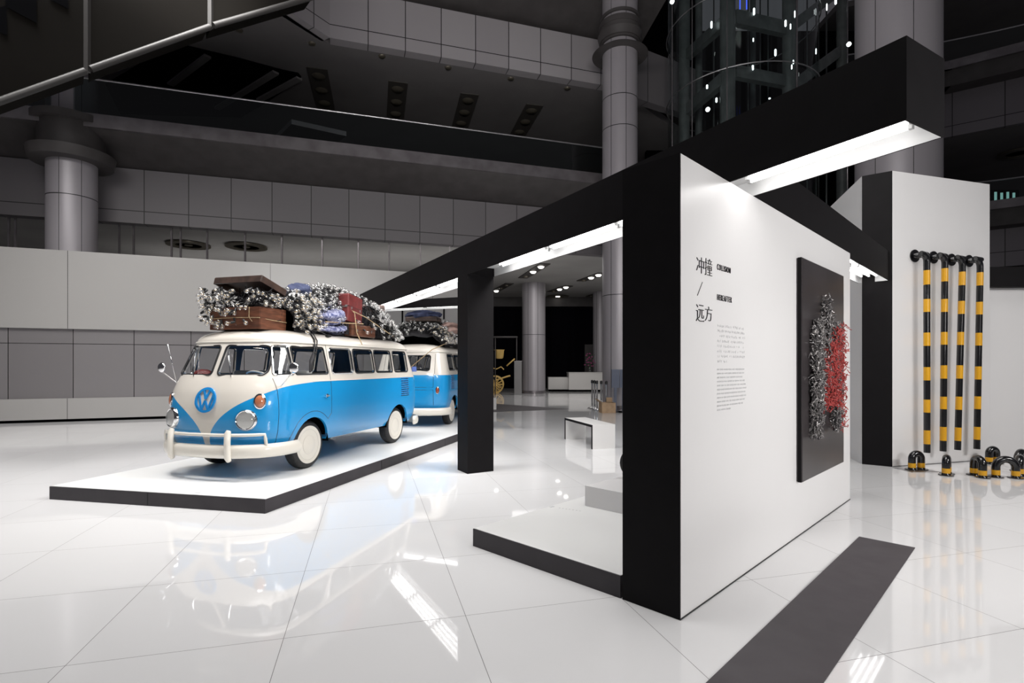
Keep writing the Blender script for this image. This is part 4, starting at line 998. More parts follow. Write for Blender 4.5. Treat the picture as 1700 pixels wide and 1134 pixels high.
def make_bus():
    root = empty('camper_bus')
    body = shell().build('body', M['paint'], root); inner = shell(.035, .42).build('c', M['paint'])
    boolean(body, inner)
    cut = MB()
    for s in (-1, 1):
        p = [(s * a, b) for a, b in WS]; n = len(p)
        cut.add([(.25, a, b) for a, b in p] + [(1.3, a, b) for a, b in p], [tuple(range(n)), tuple(range(n, 2 * n))[::-1]] + [(i, (i + 1) % n, n + (i + 1) % n, n + i) for i in range(n)])
    boolean(body, cut.build('c', M['paint'])); cut = MB()
    for s in (-1, 1):
        for w in SIDEW.values():
            n = len(w); cut.add([(a, s * .6, b) for a, b in w] + [(a, s * 1.1, b) for a, b in w], [tuple(range(n)), tuple(range(n, 2 * n))[::-1]] + [(i, (i + 1) % n, n + (i + 1) % n, n + i) for i in range(n)])
    boolean(body, cut.build('c', M['paint'])); cut = MB()
    n = len(RWIN); cut.add([(-3.7, a, b) for a, b in RWIN] + [(-3.0, a, b) for a, b in RWIN], [tuple(range(n)), tuple(range(n, 2 * n))[::-1]] + [(i, (i + 1) % n, n + (i + 1) % n, n + i) for i in range(n)])
    for ax in AX:
        for s in (-1, 1):
            cut.lathe([(.385, -.25), (.385, .4)], 40, 0, axis_mtx((ax, s * .8, WZ), (0, s, 0)), False)
    boolean(body, cut.build('c', M['paint']))
    bm = bmesh.new(); bm.from_mesh(body.data)
    for e_ in bm.edges:
        if len(e_.link_faces) == 2 and e_.calc_face_angle(0) > radians(35): e_.smooth = False
    for f_ in bm.faces: f_.smooth = True
    bm.to_mesh(body.data); bm.free()
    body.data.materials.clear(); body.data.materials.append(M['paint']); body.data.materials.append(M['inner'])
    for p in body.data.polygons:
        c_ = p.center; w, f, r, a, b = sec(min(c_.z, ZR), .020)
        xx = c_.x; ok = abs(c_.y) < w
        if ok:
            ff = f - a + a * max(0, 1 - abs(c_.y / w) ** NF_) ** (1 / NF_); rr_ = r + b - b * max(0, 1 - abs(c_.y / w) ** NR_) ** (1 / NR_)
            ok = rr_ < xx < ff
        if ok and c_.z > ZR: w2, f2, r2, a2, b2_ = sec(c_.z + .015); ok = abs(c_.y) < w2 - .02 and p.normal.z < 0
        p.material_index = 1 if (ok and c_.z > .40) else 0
    # wheel-well liners
    for ax in AX:
        for s in (-1, 1):
            m = MB(); N = 16
            a = [(ax + .392 * cos(pi * i / N - 0), WZ + .392 * sin(pi * i / N)) for i in range(N + 1)]
            m.add([(x, s * .50, z) for x, z in a] + [(x, s * .84, z) for x, z in a], [(i, i + 1, N + 2 + i, N + 1 + i) for i in range(N)])
            m.add([(ax, s * .50, WZ)] + [(x, s * .50, z) for x, z in a], [(0, i + 1, i + 2) for i in range(N)]); m.build('wheel_well', M['dark'], root)
    # glass with seals
    for s in (-1, 1):
        w = [(s * a, b) for a, b in WS]
        g_ = strip_grid(w, lambda u, z: (frontx(u, z) - .015, u, z)).build('windscreen', M['carglass'], root)
        MB().tube([(frontx(a, b) + .002, a, b) for a, b in w], .013, 6, 0, True).build('seal', M['rubber'], g_)
        for k_, w in SIDEW.items():
            wy = lambda z: lerp_tab(TW, z)
            g_ = strip_grid(w, lambda u, z: (u, s * (side_y(u, z) - .013), z), 6, 6).build('side_window', M['carglass'], root)
            MB().tube([(a, s * (side_y(a, b) + .0015), b) for a, b in w], .011 if k_ not in ('vent', 'w1') else .014, 6, 0, True).build('seal', M['rubber'] if k_ not in ('vent', 'w1') else M['chrome'], g_)
    g_ = strip_grid(RWIN, lambda u, z: (rearx(u, z) + .015, u, z)).build('rear_window', M['carglass'], root)
    MB().tube([(rearx(a, b) - .001, a, b) for a, b in RWIN], .014, 6, 0, True).build('seal', M['rubber'], g_)
    # rain gutter, belt moulding
    MB().tube([(x * 1.0, y * 1.012, ZR + .01) for x, y in ring(ZR)], .013, 6, 0, True).build('rain_gutter', M['cream'], root)
    for s in (-1, 1):
        MB().tube([(x, s * (lerp_tab(TW, 1.215) + .002), 1.215) for x in [0 - i * .3 for i in range(11)]], .007, 5).build('belt_moulding', M['cream'], root)
        sd = MB(); wy = lambda z: lerp_tab(TW, z) + .0008
        sd.tube([(-.41, s * wy(z), z) for z in [.74 + i * .05 for i in range(21)]], .0035, 4)
        sd.tube([(-.41, s * wy(.74), .74)] + [(.0 + .47 * cos(a), s * wy(WZ + .47 * sin(a)), WZ + .47 * sin(a)) for a in [pi * (.75 - .05 * i) for i in range(11)]] + [(.50, s * wy(.55), .45)], .0035, 4)
        sd.tube([(frontx(.80, z) + .0, s * .822, z) for z in [.40 + i * .05 for i in range(18)]], .0035, 4) if False else None
        sd.tube([(.66, s * (abs_y + .0), z) for z, abs_y in [(z, side_y(.66, z)) for z in [.42 + i * .05 for i in range(18)]]], .0035, 4)
        sd.build('door_seam', M['rubber'], root)
        h = MB(); h.tube([(-.30, s * (wy(1.0) + .0), 1.0), (-.30, s * (wy(1.0) + .035), 1.0), (-.22, s * (wy(1.0) + .035), 1.0)], .011, 8)
        h.lathe([(.028, 0), (.028, .008)], 12, 0, axis_mtx((-.30, s * wy(1.0), 1.0), (0, s, 0))); h.build('door_handle', M['chrome'], root)
        lv = MB()
        for i in range(9):
            z = .885 + i * .039; lv.bbox((-2.72, s * (wy(z) + .004), z), (.30, .016, .018), .006, 0, Matrix.Rotation(s * .5, 3, 'X'))
            lv.box((-2.72, s * (wy(z) + .001), z - .014), (.29, .003, .010), 1)
        lv.build('air_louvres', [M['blue'], M['rubber']], root)
    # front: emblem
    def onfront(y, z, o): return (frontx(y, z) + o, y, z)
    em = MB(); cy, cz, N = 0, 1.0, 40
    ro_, ri_ = .160, .128; vs = []
    for i in range(N):
        a = 2 * pi * i / N
        for (rr, o) in ((ro_, .003), (ro_, .018), (ri_, .018), (ri_, .003)): vs.append(onfront(rr * cos(a), cz + rr * sin(a), o))
    em.add(vs, [(i * 4 + k, ((i + 1) % N) * 4 + k, ((i + 1) % N) * 4 + (k + 1) % 4, i * 4 + (k + 1) % 4) for i in range(N) for k in range(4)], 0)
    def stroke(a, b, w=.0135):
        a = Vector(a) * ri_; b = Vector(b) * ri_; d = (b - a).normalized(); n_ = Vector((-d.y, d.x)) * w
        c4 = [a - n_, a + n_, b + n_, b - n_]
        em.add([onfront(p.x, cz + p.y, .003) for p in c4] + [onfront(p.x, cz + p.y, .016) for p in c4], [(0, 1, 2, 3), (4, 5, 6, 7), (0, 1, 5, 4), (1, 2, 6, 5), (2, 3, 7, 6), (3, 0, 4, 7)])
    for s in (-1, 1):
        stroke((s * .36, .97), (0, .10)); stroke((s * .88, .50), (s * .40, -.95)); stroke((s * .40, -.95), (0, -.06))
    em.build('emblem', M['blue'], root)
    # headlights, indicators
    for s in (-1, 1):
        y, z = s * .572, .755; x = frontx(y, z); nrm_ = Vector((1, s * .35, .06)).normalized(); mt = axis_mtx((x - .012, y, z), nrm_)
        hl = MB().lathe([(.135, 0), (.135, .035), (.116, .055), (.108, .05), (.106, -.035)], 32, 0, mt).build('headlight', M['chrome'], root)
        MB().lathe([(.106, .046), (.07, .030), (.03, .026), (0, .026)], 24, 0, mt).build('reflector', M['reflector'], hl)
        MB().lathe([(.110, .048), (.088, .070), (.046, .082), (0, .085)], 24, 0, mt).build('lens', M['plasticclear'], hl)
        y, z = s * .70, .985; x = frontx(y, z); mt = axis_mtx((x - .012, y, z), Vector((1, s * .75, .12)).normalized()) @ Matrix.Diagonal((1, 1, 1, 1))
        il = MB().lathe([(.066, 0), (.066, .014), (.056, .022)], 24, 0, mt @ Matrix.Diagonal((1.1, 1.5, 1, 1))).build('indicator', M['chrome'], root)
        MB().lathe([(.056, .018), (.04, .034), (0, .040)], 20, 0, mt @ Matrix.Diagonal((1.08, 1.47, 1, 1))).build('amber_lens', M['lens_amber'], il)
        # mirrors
        a0 = Vector((.60, s * .84, 1.18)); a1 = Vector((.66, s * 1.07, 1.36))
        mi = MB().tube([a0, a0.lerp(a1, .6), a1], .008, 8).build('mirror', M['chrome'], root)
        MB().lathe([(0, -.022), (.05, -.018), (.068, 0), (.068, .006)], 24, 0, axis_mtx(a1 + Vector((0, 0, .05)), (-1, s * -.1, 0))).build('mirror_head', M['chrome'], mi)
        # wipers
        x = frontx(s * .30, 1.31)
        MB().tube([onfront(s * .30 - .02, 1.29, .01), onfront(s * .30 - .07, 1.40, .03), onfront(s * .30 - .16, 1.56, .02)], .006, 5).tube([onfront(s * .30 - .07, 1.42, .025), onfront(s * .30 - .19, 1.62, .015)], .005, 4).build('wiper', M['chrome'], root)
        # tail lamp
        y, z = s * .69, .86; x = rearx(y, z); mt = axis_mtx((x + .008, y, z), Vector((-1, s * .35, 0)).normalized())
        tl = MB().lathe([(.05, 0), (.05, .018), (.043, .024)], 20, 0, mt @ Matrix.Diagonal((.9, 1.7, 1, 1)) @ Matrix.Rotation(0, 4, 'Z')).build('tail_lamp', M['chrome'], root)
        MB().lathe([(.044, .02), (.03, .034), (0, .038)], 16, 0, mt @ Matrix.Diagonal((.88, 1.7, 1, 1))).build('red_lens', M['lens_red'], tl)
    MB().tube([onfront(-.70, 1.20, .0), (frontx(-.70, 1.2) + .08, -.76, 1.72)], .004, 4).build('antenna', M['chrome'], root)
    # bumpers
    def bumper_path(front, side_x):
        pts = []; rg = ring(.8)
        w, f, r, a, b = sec(.8); n_ = 30
        for i in range(n_ + 1):
            t = -pi / 2 + pi * i / n_; cx = math.copysign(abs(cos(t)) ** (2 / 2.6), cos(t)) if abs(cos(t)) > 1e-9 else 0; sy = math.copysign(abs(sin(t)) ** (2 / 2.6), sin(t))
            if front: pts.append(Vector((f - a + (a + .085) * cx, (w + .035) * sy, 0)))
            else: pts.append(Vector((r + b - (b + .085) * cx, (w + .035) * sy, 0)))
        p0_, p1_ = pts[0].copy(), pts[-1].copy(); p0_.x = side_x; p1_.x = side_x
        return [p0_] + pts + [p1_]
    for front, sx_ in ((True, .33), (False, -2.98)):
        bp = bumper_path(front, sx_); m = MB(); prof = [(-.012, .285), (.018, .30), (.030, .335), (.034, .37), (.030, .405), (.018, .44), (-.012, .455), (-.004, .37)]; vs = []
        for i, p in enumerate(bp):
            t = bp[min(i + 1, len(bp) - 1)] - bp[max(i - 1, 0)]; t.normalize(); nn_ = Vector((t.y, -t.x, 0))
            if (nn_.x > 0) != front and abs(nn_.x) > .2: nn_ = -nn_
            if abs(nn_.x) <= .2: nn_ = Vector((nn_.x, math.copysign(abs(nn_.y), p.y), 0))
            e_ = 1.0 if 0 < i < len(bp) - 1 else .45
            for o_, z_ in prof: vs.append(p + nn_ * o_ + Vector((0, 0, .37 + (z_ - .37) * e_)))
        k_ = len(prof); fs = [(i * k_ + j, i * k_ + (j + 1) % k_, (i + 1) * k_ + (j + 1) % k_, (i + 1) * k_ + j) for i in range(len(bp) - 1) for j in range(k_)]
        fs += [tuple(range(k_)), tuple(range((len(bp) - 1) * k_, len(bp) * k_))[::-1]]
        m.add(vs, fs, 0, True); bo = m.build('bumper', M['cream'], root)
        if front:
            rl = [p + Vector((.0, 0, .575)) for p in bp if abs(p.y) < .80]
            rl = [rl[0] + Vector((-.01, -.015, -.13))] + [rl[0] + Vector((0, -.012, -.05))] + rl + [rl[-1] + Vector((0, .012, -.05)), rl[-1] + Vector((-.01, .015, -.13))]
            MB().tube(rl, .021, 10).build('upper_rail', M['cream'], bo)
            for s in (-1, 1):
                x = [p.x for p in bp if abs(p.y) < .5][0]
                MB().tube([(1.045, s * .44, .262), (1.068, s * .44, .30), (1.075, s * .44, .45), (1.068, s * .44, .60), (1.05, s * .44, .632)], [.030, .038, .038, .038, .028], 14).build('overrider', M['cream'], bo)
    # rear hatch, engine lid
    rs = MB(); rx = lambda y, z: (rearx(y, z) - .001, y, z)
    for pts_ in ([(-.60, 1.24), (-.60, .93), (.60, .93), (.60, 1.24)], [(-.60, .52), (-.60, .87), (.60, .87), (.60, .52)], [(-.62, 1.24), (-.60, 1.7)], [(.62, 1.24), (.60, 1.7)]):
        for a, b in zip(pts_, pts_[1:]): rs.tube([rx(a[0] + (b[0] - a[0]) * i / 6, a[1] + (b[1] - a[1]) * i / 6) for i in range(7)], .004, 4)
    rs.build('rear_seams', M['rubber'], root)
    MB().tube([(rearx(0.35, .8) - .03, .22, .80), (rearx(.35, .76) - .035, .42, .735)], .012, 8).build('lid_handle', M['chrome'], root)
    MB().bbox((rearx(0, .62) - .012, 0, .68), (.015, .34, .14), .004).build('number_plate_recess', M['blue'], root)
    MB().box((-3.45, .02, .27), (.03, .45, .11)).build('number_plate', M['white'], root)
    # floor pan, seats
    MB().box((-1.2, 0, .44), (3.9, 1.0, .05)).build('floor_pan', M['dark'], root)
    for x in (.05, -.95, -1.8, -2.55):
        s_ = MB(); s_.bbox((x, 0, .82), (.45, 1.35, .16), .04); s_.bbox((x - .24, 0, 1.11 if x > 0 else 1.06), (.12, 1.35, .50), .04, 0, Matrix.Rotation(-.12, 3, 'Y'))
        so = s_.build('bench_seat', M['seat'], root)
        MB().box((x, 0, .60), (.40, 1.2, .30)).build('seat_base', M['blue'], so)
    dsh = MB().bbox((.62, 0, 1.14), (.22, 1.36, .20), .05).build('dashboard', M['blue'], root)
    rr = .2; mt = axis_mtx((.42, .38, 1.25), (-.55, 0, .83))
    MB().tube([mt @ Vector((rr * cos(2 * pi * i / 28), rr * sin(2 * pi * i / 28), 0)) for i in range(28)], .012, 6, 0, True).tube([mt @ Vector((-rr, 0, 0)), mt @ Vector((rr, 0, 0))], .008, 5).tube([(.42, .38, 1.25), (.62, .38, .9)], .018, 6).build('steering_wheel', M['cream'], root)
    # wheels
    def wheel(ax, s):
        w_ = MB(); mt = axis_mtx((ax, s * .715, WZ), (0, s, 0))
        w_.lathe([(.19, -.085), (.26, -.088), (.31, -.08), (.325, -.06), (.33, -.03), (.33, .03), (.325, .06), (.31, .08), (.27, .088), (.255, .088), (.25, .0)], 48, 0, mt)
        for i in range(4): w_.lathe([(.3305, -.05 + i * .028), (.332, -.045 + i * .028), (.332, -.035 + i * .028), (.3305, -.03 + i * .028)], 48, 0, mt)
        o_ = w_.build('wheel', M['tyre'], root)
        MB().lathe([(.262, .086), (.262, .0905), (.215, .088), (.205, .080), (.19, .072), (.13, .070), (.125, .072), (.0, .072)], 40, 0, mt).lathe([(.19, -.08), (.19, .07)], 32, 0, mt).build('whitewall_rim', M['cream'], o_)
        MB().lathe([(.208, .081), (.212, .0865), (.204, .083)], 40, 0, mt).lathe([(.138, .0725), (.146, .074), (.146, .0725)], 36, 0, mt).build('groove_shade', M['tubegrey'], o_)  # dark rings put in as the shading of the rim grooves
        MB().lathe([(.135, .072), (.130, .090), (.115, .097), (.06, .106), (0, .110)], 36, 0, mt).build('hubcap', M['cream'], o_)
    for ax in AX:
        for s in (-1, 1): wheel(ax, s)
    MB().tube([(0, -.65, WZ), (0, .65, WZ)], .05, 10).build('axle', M['dark'], root); MB().tube([(-2.5, -.65, WZ), (-2.5, .65, WZ)], .06, 10).build('axle', M['dark'], root)
    return root
def side_y(x, z):
    w, f, r, a, b = sec(z); u = (x - (f - a)) / a
    return w if u <= 0 else w * max(0, 1 - u ** NF_) ** (1 / NF_) + .0008
bus1 = make_bus(); BL1 = (-3.615, 7.597, ZP); BA1 = math.atan2(-.9624, -.2715)
bus1.location = BL1; bus1.rotation_euler = (0, 0, BA1)
tag(bus1, 'sky blue and cream camper bus in front, seen from its nose, luggage on its roof', 'bus')
bus2 = copy_tree(bus1)
h2 = Vector((.15, .9887)); BA2 = math.atan2(h2.y, h2.x)
rc = Vector((-1.56, 12.0)); right2 = Vector((h2.y, -h2.x)); rear_mid = rc - right2 * .86
b2 = rear_mid + h2 * 3.43
bus2.location = (b2.x, b2.y, ZP); bus2.rotation_euler = (0, 0, BA2)
tag(bus2, 'second blue and cream camper bus behind, showing its rear corner and engine lid', 'bus')
B1 = Matrix.Translation(BL1) @ Matrix.Rotation(BA1, 4, 'Z'); B2 = Matrix.Translation(bus2.location) @ Matrix.Rotation(BA2, 4, 'Z')
def roofz(x, y):
    """height of the roof surface above the bus origin"""
    lo, hi = ZR, ZC
    best = ZR
    for i in range(40):
        z = ZR + (ZC - ZR) * i / 40; w, f, r, a, b = sec(z)
        if abs(y) < w and r < x < f: best = z
    return best
# ------------------------------------------------------------------ luggage on the roofs
def on_bus(o, Bm, x, y, z, rz=0, rx=0, ry=0):
    o.matrix_world = Bm @ Matrix.Translation((x, y, z)) @ Matrix.Rotation(rz, 4, 'Z') @ Matrix.Rotation(rx, 4, 'X') @ Matrix.Rotation(ry, 4, 'Y'); return o
def heapfn(prof):
    def h(x, y, hw=.62):
        z = lerp_tab(prof, x); return z
    return h
PROF1 = [(-3.15, 1.93), (-2.95, 2.10), (-2.72, 2.42), (-2.45, 2.60), (-2.1, 2.70), (-1.6, 2.74), (-1.2, 2.72), (-.85, 2.62), (-.6, 2.55), (-.2, 2.50), (.15, 2.52), (.40, 2.42), (.58, 2.05)]
PROF2 = [(-3.25, 1.95), (-3.1, 2.2), (-2.85, 2.40), (-2.2, 2.55), (-1.5, 2.6), (-.5, 2.55), (.2, 2.2), (.5, 1.98)]
def heap_point(rr, prof, x0, x1, surf=True, hw=.66):
    x = rr.uniform(x0, x1); top = lerp_tab(prof, x); a = rr.uniform(-1, 1); a = math.copysign(abs(a) ** .75, a) * pi / 2
    base = 1.93; H = top - base; u = sin(a); y = hw * u
    z = base - .03 * abs(u) + H * max(0, cos(a)) ** .6
    return Vector((x, y, z)), Vector((0, u, cos(a)))
# open wooden crate-suitcase
s1 = tag(empty('open_suitcase'), 'brown wooden suitcase propped open on the front bus roof, spilling light bulbs', 'suitcase')
m = MB(); w_, d_, h_, t_ = .82, .50, .30, .018   # w across the bus (y), d along x
for c_, s_ in (((0, 0, t_ / 2), (d_, w_, t_)), ((d_ / 2, 0, h_ / 2), (t_, w_, h_)), ((-d_ / 2, 0, h_ / 2), (t_, w_, h_)), ((0, w_ / 2, h_ / 2), (d_, t_, h_)), ((0, -w_ / 2, h_ / 2), (d_, t_, h_))): m.bbox(c_, s_, .004)
m.build('case_body', M['wood'], s1)
lidR = Matrix.Translation((-d_ / 2 - .02, 0, .50)) @ Matrix.Rotation(radians(-16), 4, 'Y')
m = MB(); 
for c_, s_ in (((d_ / 2, 0, .09), (d_, w_ - .04, t_)), ((d_, 0, .045), (t_, w_ - .04, .09)), ((0, 0, .045), (t_, w_ - .04, .09)), ((d_ / 2, w_ / 2 - .02, .045), (d_, t_, .09)), ((d_ / 2, -w_ / 2 + .02, .045), (d_, t_, .09))): m.bbox(c_, s_, .004)
lid = m.build('lid', M['darkwood'], s1); lid.matrix_local = lidR
m = MB(); m.tube([(d_ / 2 + .012, -w_ / 2, .15), (d_ / 2 + .014, 0, .16), (d_ / 2 + .012, w_ / 2, .15), (0, w_ / 2 + .014, .13), (-d_ / 2, w_ / 2 + .014, .12)], .006, 6)
m.tube([(d_ / 2 + .014, .25, .30), (d_ / 2 + .018, .25, .16), (d_ / 2 + .018, .30, .10)], .006, 6); m.build('rope', M['rope'], s1)
on_bus(s1, B1, .22, -.02, 1.925)
def case(name, dims, mat_, label, Bm, x, y, z, rz=0, rx=0, ry=0, hand=True):
    o = tag(empty(name), label, 'suitcase'); a, b, c = dims
    MB().bbox((0, 0, c / 2), (a, b, c), .02, seg=2).build('case_body', mat_, o)
    MB().box((0, 0, c * .55), (a + .003, b + .003, .006)).build('closing_seam', M['rubber'], o)
    if hand: MB().tube([(a / 2, -.07, c * .5), (a / 2 + .03, -.06, c * .5), (a / 2 + .03, .06, c * .5), (a / 2, .07, c * .5)], .009, 6).build('handle', M['darkwood'], o)
    for s in (-1, 1):
        MB().box((a / 2 + .004, s * b * .3, c * .55), (.008, .04, .03)).build('latch', M['steel'], o); MB().box((s * a * .3, b / 2 + .004, c * .5), (.03, .008, .04)).build('latch', M['steel'], o)
    on_bus(o, Bm, x, y, z, rz, rx, ry); return o
case('red_suitcase', (.52, .20, .46), M['redcase'], 'red suitcase standing upright among the bulbs on the front bus roof', B1, -1.44, .52, 2.14, .12, 0, -.08)
case('brown_suitcase', (.78, .42, .20), M['wood'], 'flat reddish brown suitcase under the red one on the front bus roof', B1, -1.68, .44, 1.92, .03)
case('dusty_suitcase', (.50, .34, .13), M['pinkcase'], 'dusty brown suitcase at the rear top of the front bus load', B1, -2.70, .20, 2.46, .2, -.05, .15)
case('flat_case', (.40, .80, .12), M['darkwood'], 'dark brown flat case on top of the rear bus load', B2, -2.55, -.10, 2.50, 0)
def bundle(name, m_, label, Bm, x, y, z, sx_, sy_, sz_, seed, rz=0):
    bm = bmesh.new(); bmesh.ops.create_icosphere(bm, subdivisions=4, radius=1); rr = random.Random(seed)
    ph = [(rr.uniform(3, 7), rr.uniform(3, 7), rr.uniform(3, 7), rr.uniform(0, 6)) for _ in range(5)]
    for v in bm.verts:
        n_ = sum(sin(v.co.x * a + v.co.y * b + v.co.z * c + d) for a, b, c, d in ph) / 5 + .35 * abs(sin(v.co.x * 9 + 4 * sin(v.co.y * 4 + seed))) 
        s_ = 1 + .38 * n_ ; c0_ = v.co.copy(); v.co = Vector((c0_.x * sx_ * s_, c0_.y * sy_ * s_, c0_.z * sz_ * s_))
    for f in bm.faces: f.smooth = True
    me = bpy.data.meshes.new(name); bm.to_mesh(me); bm.free(); me.materials.append(m_)
    o = bpy.data.objects.new(name, me); COL.objects.link(o); tag(o, label, 'cloth bundle'); on_bus(o, Bm, x, y, z, rz); return o
bundle('plaid_bundle', M['plaid'], 'blue and white checked cloth bundle tied on the front bus roof', B1, -.92, .38, 2.20, .38, .28, .17, 3, .1)
bundle('plaid_bundle', M['plaid'], 'lower blue checked bundle pressed against the front bus roof', B1, -.92, .44, 2.02, .38, .22, .08, 12, .05)
bundle('dark_bundle', M['navycloth'], 'dark navy cloth bundle poking up behind the open suitcase lid', B1, -.66, .12, 2.60, .16, .17, .10, 5)
bundle('white_cloth', M['white'], 'crumpled white cloth behind the open suitcase lid', B1, -.36, .30, 2.47, .12, .05, .04, 8)
bundle('navy_bundle', M['navycloth'], 'navy cloth bundle crowning the rear bus load', B2, -2.5, -.08, 2.66, .26, .42, .11, 6)
bundle('plaid_bundle', M['pinkcase'], 'pinkish cloth bundle at the right side of the rear bus load', B2, -2.1, -.62, 2.35, .3, .22, .16, 16)
# dark mass of coiled cable that carries the bulbs
def coil(name, Bm, prof, x0, x1, n, seed, label, hw):
    rr = random.Random(seed); m = MB()
    core = []
    NX, NY = 22, 12; vs = []
    for i in range(NX + 1):
        x = x0 + (x1 - x0) * i / NX; top = lerp_tab(prof, x) - .15
        for j in range(NY + 1):
            a = -pi / 2 + pi * j / NY; y = (hw - .08) * sin(a); z = max(1.90 - .03 * abs(sin(a)), 1.90 + (top - 1.90) * max(0, cos(a)) ** .6 + rr.uniform(-.03, .03)); vs.append((x, y, z))
    k = NY + 1; m.add(vs, [(i * k + j, i * k + j + 1, (i + 1) * k + j + 1, (i + 1) * k + j) for i in range(NX) for j in range(NY)], 0, True)
    for i in range(n):
        p, nn_ = heap_point(rr, prof, x0, x1, hw=hw); pts = [p]; d_ = Vector((rr.gauss(0, 1), rr.gauss(0, .6), rr.gauss(0, .5))).normalized()
        c_ = Vector((rr.gauss(0, 1), rr.gauss(0, 1), rr.gauss(0, 1))) * .35
        for k_ in range(7):
            d_ = (d_ + c_ + Vector((rr.gauss(0, .25), rr.gauss(0, .25), rr.gauss(0, .2)))).normalized(); q_ = pts[-1] + d_ * .055
            q_.y = max(-hw, min(hw, q_.y)); q_.x = max(x0, min(x1, q_.x)); u_ = q_.y / hw
            zs_ = 1.93 + (lerp_tab(prof, q_.x) - 1.93) * max(0, 1 - u_ * u_) ** .3
            q_.z = max(1.95, min(q_.z, zs_ + .02)); q_.z = max(q_.z, zs_ - .10); pts.append(q_)
        m.tube(pts, .0065, 5)
    o = m.build(name, M['cable']); tag(o, label, 'cable', None, 'stuff'); o.matrix_world = Bm.copy(); return o
coil('cable_tangle', B1, PROF1, -2.95, -.05, 560, 21, 'tangled black cables heaped over the luggage on the front bus roof', .60)
coil('cable_tangle', B2, PROF2, -3.0, .3, 330, 22, 'tangled black cables heaped on the rear bus roof', .74)
m = MB(); rr = random.Random(4)
for i in range(90):
    x = rr.uniform(.02, .44); y = rr.uniform(-.44, .44); z = 2.22 + rr.uniform(0, .30); pts = [Vector((x, y, z))]; d_ = Vector((rr.gauss(0, 1), rr.gauss(0, 1), rr.gauss(0, .6))).normalized()
    for k_ in range(6): d_ = (d_ + Vector((rr.gauss(0, .4), rr.gauss(0, .4), rr.gauss(0, .4)))).normalized(); q_ = pts[-1] + d_ * .05; q_.z = min(2.44, max(2.0, q_.z)); q_.x = min(.56, q_.x); q_.y = max(-.52, min(.50, q_.y)); pts.append(q_)
    m.tube(pts, .0065, 5)
o = m.build('cable_tangle', M['cable']); tag(o, 'black cables spilling from the open suitcase', 'cable', None, 'stuff'); o.matrix_world = B1.copy()
# bulbs
bulb = empty('light_bulb')
MB().lathe([(0, .092), (.015, .089), (.027, .077), (.031, .060), (.027, .041), (.017, .026), (.012, .012)], 12).build('glass_globe', M['bulbglass'], bulb)
MB().lathe([(.0, -.045), (.013, -.04), (.017, -.02), (.017, .01), (.014, .016)], 8).build('socket', M['rubber'], bulb)
MB().tube([(0, 0, .012), (0, 0, .045), (.010, 0, .060), (-.010, 0, .066), (0, 0, .05)], .0022, 4).build('filament', M['gold'], bulb)
tag(bulb, 'clear glass light bulb in black socket, heaped on the front bus roof', 'light bulb', 'light bulbs on the front bus roof')
def place_bulb(o, Bm, p, n_, rr):
    d_ = (n_ * 1.0 + Vector((rr.gauss(0, .7), rr.gauss(0, .7), rr.gauss(-.35, .6)))).normalized()
    o.matrix_world = Bm @ Matrix.Translation(p) @ d_.to_track_quat('Z', 'Y').to_matrix().to_4x4()
rb = random.Random(11); count = 0; pts1 = []
def hide_ok(p):  # keep the show sides of cases and bundles partly free
    x, y, z = p
    if -1.36 < x < -.50 and y > .25 and z < 2.28: return rb.random() < .12
    if -2.1 < x < -1.2 and y > .30 and z < 2.62: return rb.random() < .08
    return True
while len(pts1) < 820:
    p, n_ = heap_point(rb, PROF1, -3.05, -.06, hw=.66)
    if p.x > -2.1 and rb.random() < .3: continue
    if hide_ok(p): pts1.append((p + n_ * .025, n_))
for i in range(110):  # spilling out of the open suitcase
    a = rb.random()
    if a < .55: p = Vector((rb.uniform(.46, .58), -.50 + abs(rb.gauss(0, .28)), rb.uniform(1.98, 2.50))); n_ = Vector((.8, 0, -.2))
    elif a < .8: p = Vector((rb.uniform(.3, .52), rb.uniform(-.45, .45), rb.uniform(2.24, 2.46))); n_ = Vector((1, 0, .2))
    else: p = Vector((rb.uniform(-.1, .45), rb.uniform(.38, .46), rb.uniform(2.24, 2.42))); n_ = Vector((.1, 1, .1))
    pts1.append((p, n_))
for i in range(90): pts1.append((Vector((rb.uniform(-.46, -.0), rb.uniform(.50, .64), rb.uniform(1.99, 2.45))), Vector((0, 1, .1))))
pts2 = [(p + n_ * .03, n_) for p, n_ in (heap_point(rb, PROF2, -3.15, .2, hw=.80) for _ in range(900))]
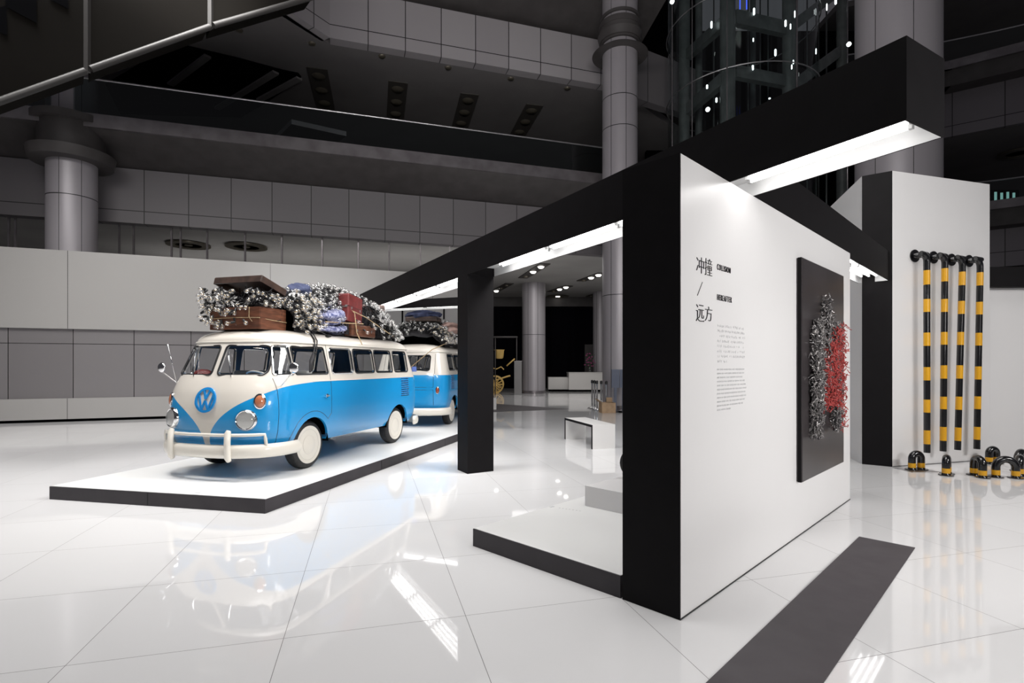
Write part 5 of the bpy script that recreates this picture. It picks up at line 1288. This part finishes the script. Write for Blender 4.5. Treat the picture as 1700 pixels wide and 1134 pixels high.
# the 300 facing the camera most become individual bulbs, the rest one heap
def cam_key(Bm, p, n_): return ((Bm @ p) - Vector((0, 0, EYE))).length - 1.5 * (-((Bm.to_3x3() @ n_).normalized()).dot((Bm @ p).normalized()))
allp = sorted([(cam_key(B1, p, n_), 1, p, n_) for p, n_ in pts1], key=lambda t: t[0])[:225] + sorted([(cam_key(B2, p, n_), 2, p, n_) for p, n_ in pts2], key=lambda t: t[0])[:75]
chosen = set()
first = True
for _, b, p, n_ in allp:
    if first: o = bulb; first = False
    else: o = copy_tree(bulb)
    place_bulb(o, B1 if b == 1 else B2, p, n_, rb); chosen.add(id(p))
    if b == 2: tag(o, 'clear glass light bulb in black socket, heaped on the rear bus roof', None, 'light bulbs on the rear bus roof')
def rest(Bm, pts, label):
    m = MB()
    for p, n_ in pts:
        if id(p) in chosen: continue
        d_ = (n_ + Vector((rb.gauss(0, .7), rb.gauss(0, .7), rb.gauss(-.35, .6)))).normalized(); mt = Matrix.Translation(p) @ d_.to_track_quat('Z', 'Y').to_matrix().to_4x4()
        m.lathe([(0, .092), (.024, .080), (.031, .060), (.024, .036), (.012, .012)], 8, 0, mt); m.lathe([(0, -.045), (.017, -.02), (.015, .012)], 6, 1, mt)
    o = m.build('light_bulb_heap', [M['bulbglass'], M['rubber']]); tag(o, label, 'light bulbs', None, 'stuff'); o.matrix_world = Bm.copy()
rest(B1, pts1, 'rest of the countless bulbs heaped on the front bus roof'); rest(B2, pts2, 'rest of the countless bulbs heaped on the rear bus roof')
# ropes and cables hanging down
def line(name, mtx, pts, r, m_, label, cat):
    o = MB().tube(pts, r, 6).build(name, m_); o.matrix_world = mtx.copy(); return tag(o, label, cat)
ys = lambda z: lerp_tab(TW, z) + .02
line('hanging_cable', B1, [(-.35, .50, 2.05), (-.25, .62, 1.93), (-.15, .78, 1.80), (-.10, ys(1.6), 1.66), (.02, ys(1.5), 1.5), (.06, ys(1.35), 1.34)], .012, M['cable'], 'thick black cable hanging from the roof over the door window', 'cable')
line('hanging_cable', B1, [(-.40, .52, 2.04), (-.28, .64, 1.94), (-.20, .79, 1.79), (-.14, ys(1.6), 1.62), (-.02, ys(1.5), 1.46), (.03, ys(1.35), 1.36)], .009, M['cable'], 'thinner black cable beside the thick one over the door window', 'cable')
pl_ = tag(empty('cable_plug'), 'black plug on a short lead lying on the front bus roof edge', 'plug')
MB().tube([(-.42, .50, 2.05), (-.52, .60, 1.95), (-.60, .66, 1.90)], .007, 6).build('lead', M['cable'], pl_); MB().bbox((-.62, .68, 1.885), (.09, .05, .035), .008).build('plug_body', M['rubber'], pl_); pl_.matrix_world = B1.copy()
line('tie_rope', B1, [(-1.36, .30, 2.60), (-1.37, .66, 2.30), (-1.37, .70, 1.98), (-1.37, .80, 1.78)], .008, M['rope'], 'upright jute rope tied down over the luggage of the front bus', 'rope')
line('tie_rope', B1, [(-.60, .64, 2.10), (-1.0, .68, 2.11), (-1.6, .68, 2.14)], .008, M['rope'], 'level jute rope across the checked bundle', 'rope')
line('tie_rope', B1, [(-1.25, .62, 2.36), (-1.7, .67, 2.26), (-2.3, .68, 2.08), (-2.9, .62, 1.95)], .008, M['rope'], 'slanting jute rope across the red suitcase', 'rope')
line('tie_rope', B2, [(-3.35, .20, 1.16), (-3.38, -.20, 1.50), (-3.30, -.55, 1.80), (-2.8, -.80, 1.98)], .010, M['rope'], 'slanting rope across the back of the rear bus', 'rope')
# small things inside the windscreen
bag = bundle('brown_bag', M['redcase'], 'small reddish brown bag behind the windscreen of the front bus', B1, .60, -.42, 1.30, .09, .11, .07, 31)
st_ = tag(MB().box((0, 0, 0), (.004, .10, .10)).build('square_sticker', M['sticker']), 'small blue and white square sign at the rear window corner of the front bus', 'sign'); on_bus(st_, B1, -3.28, .80, 1.36)
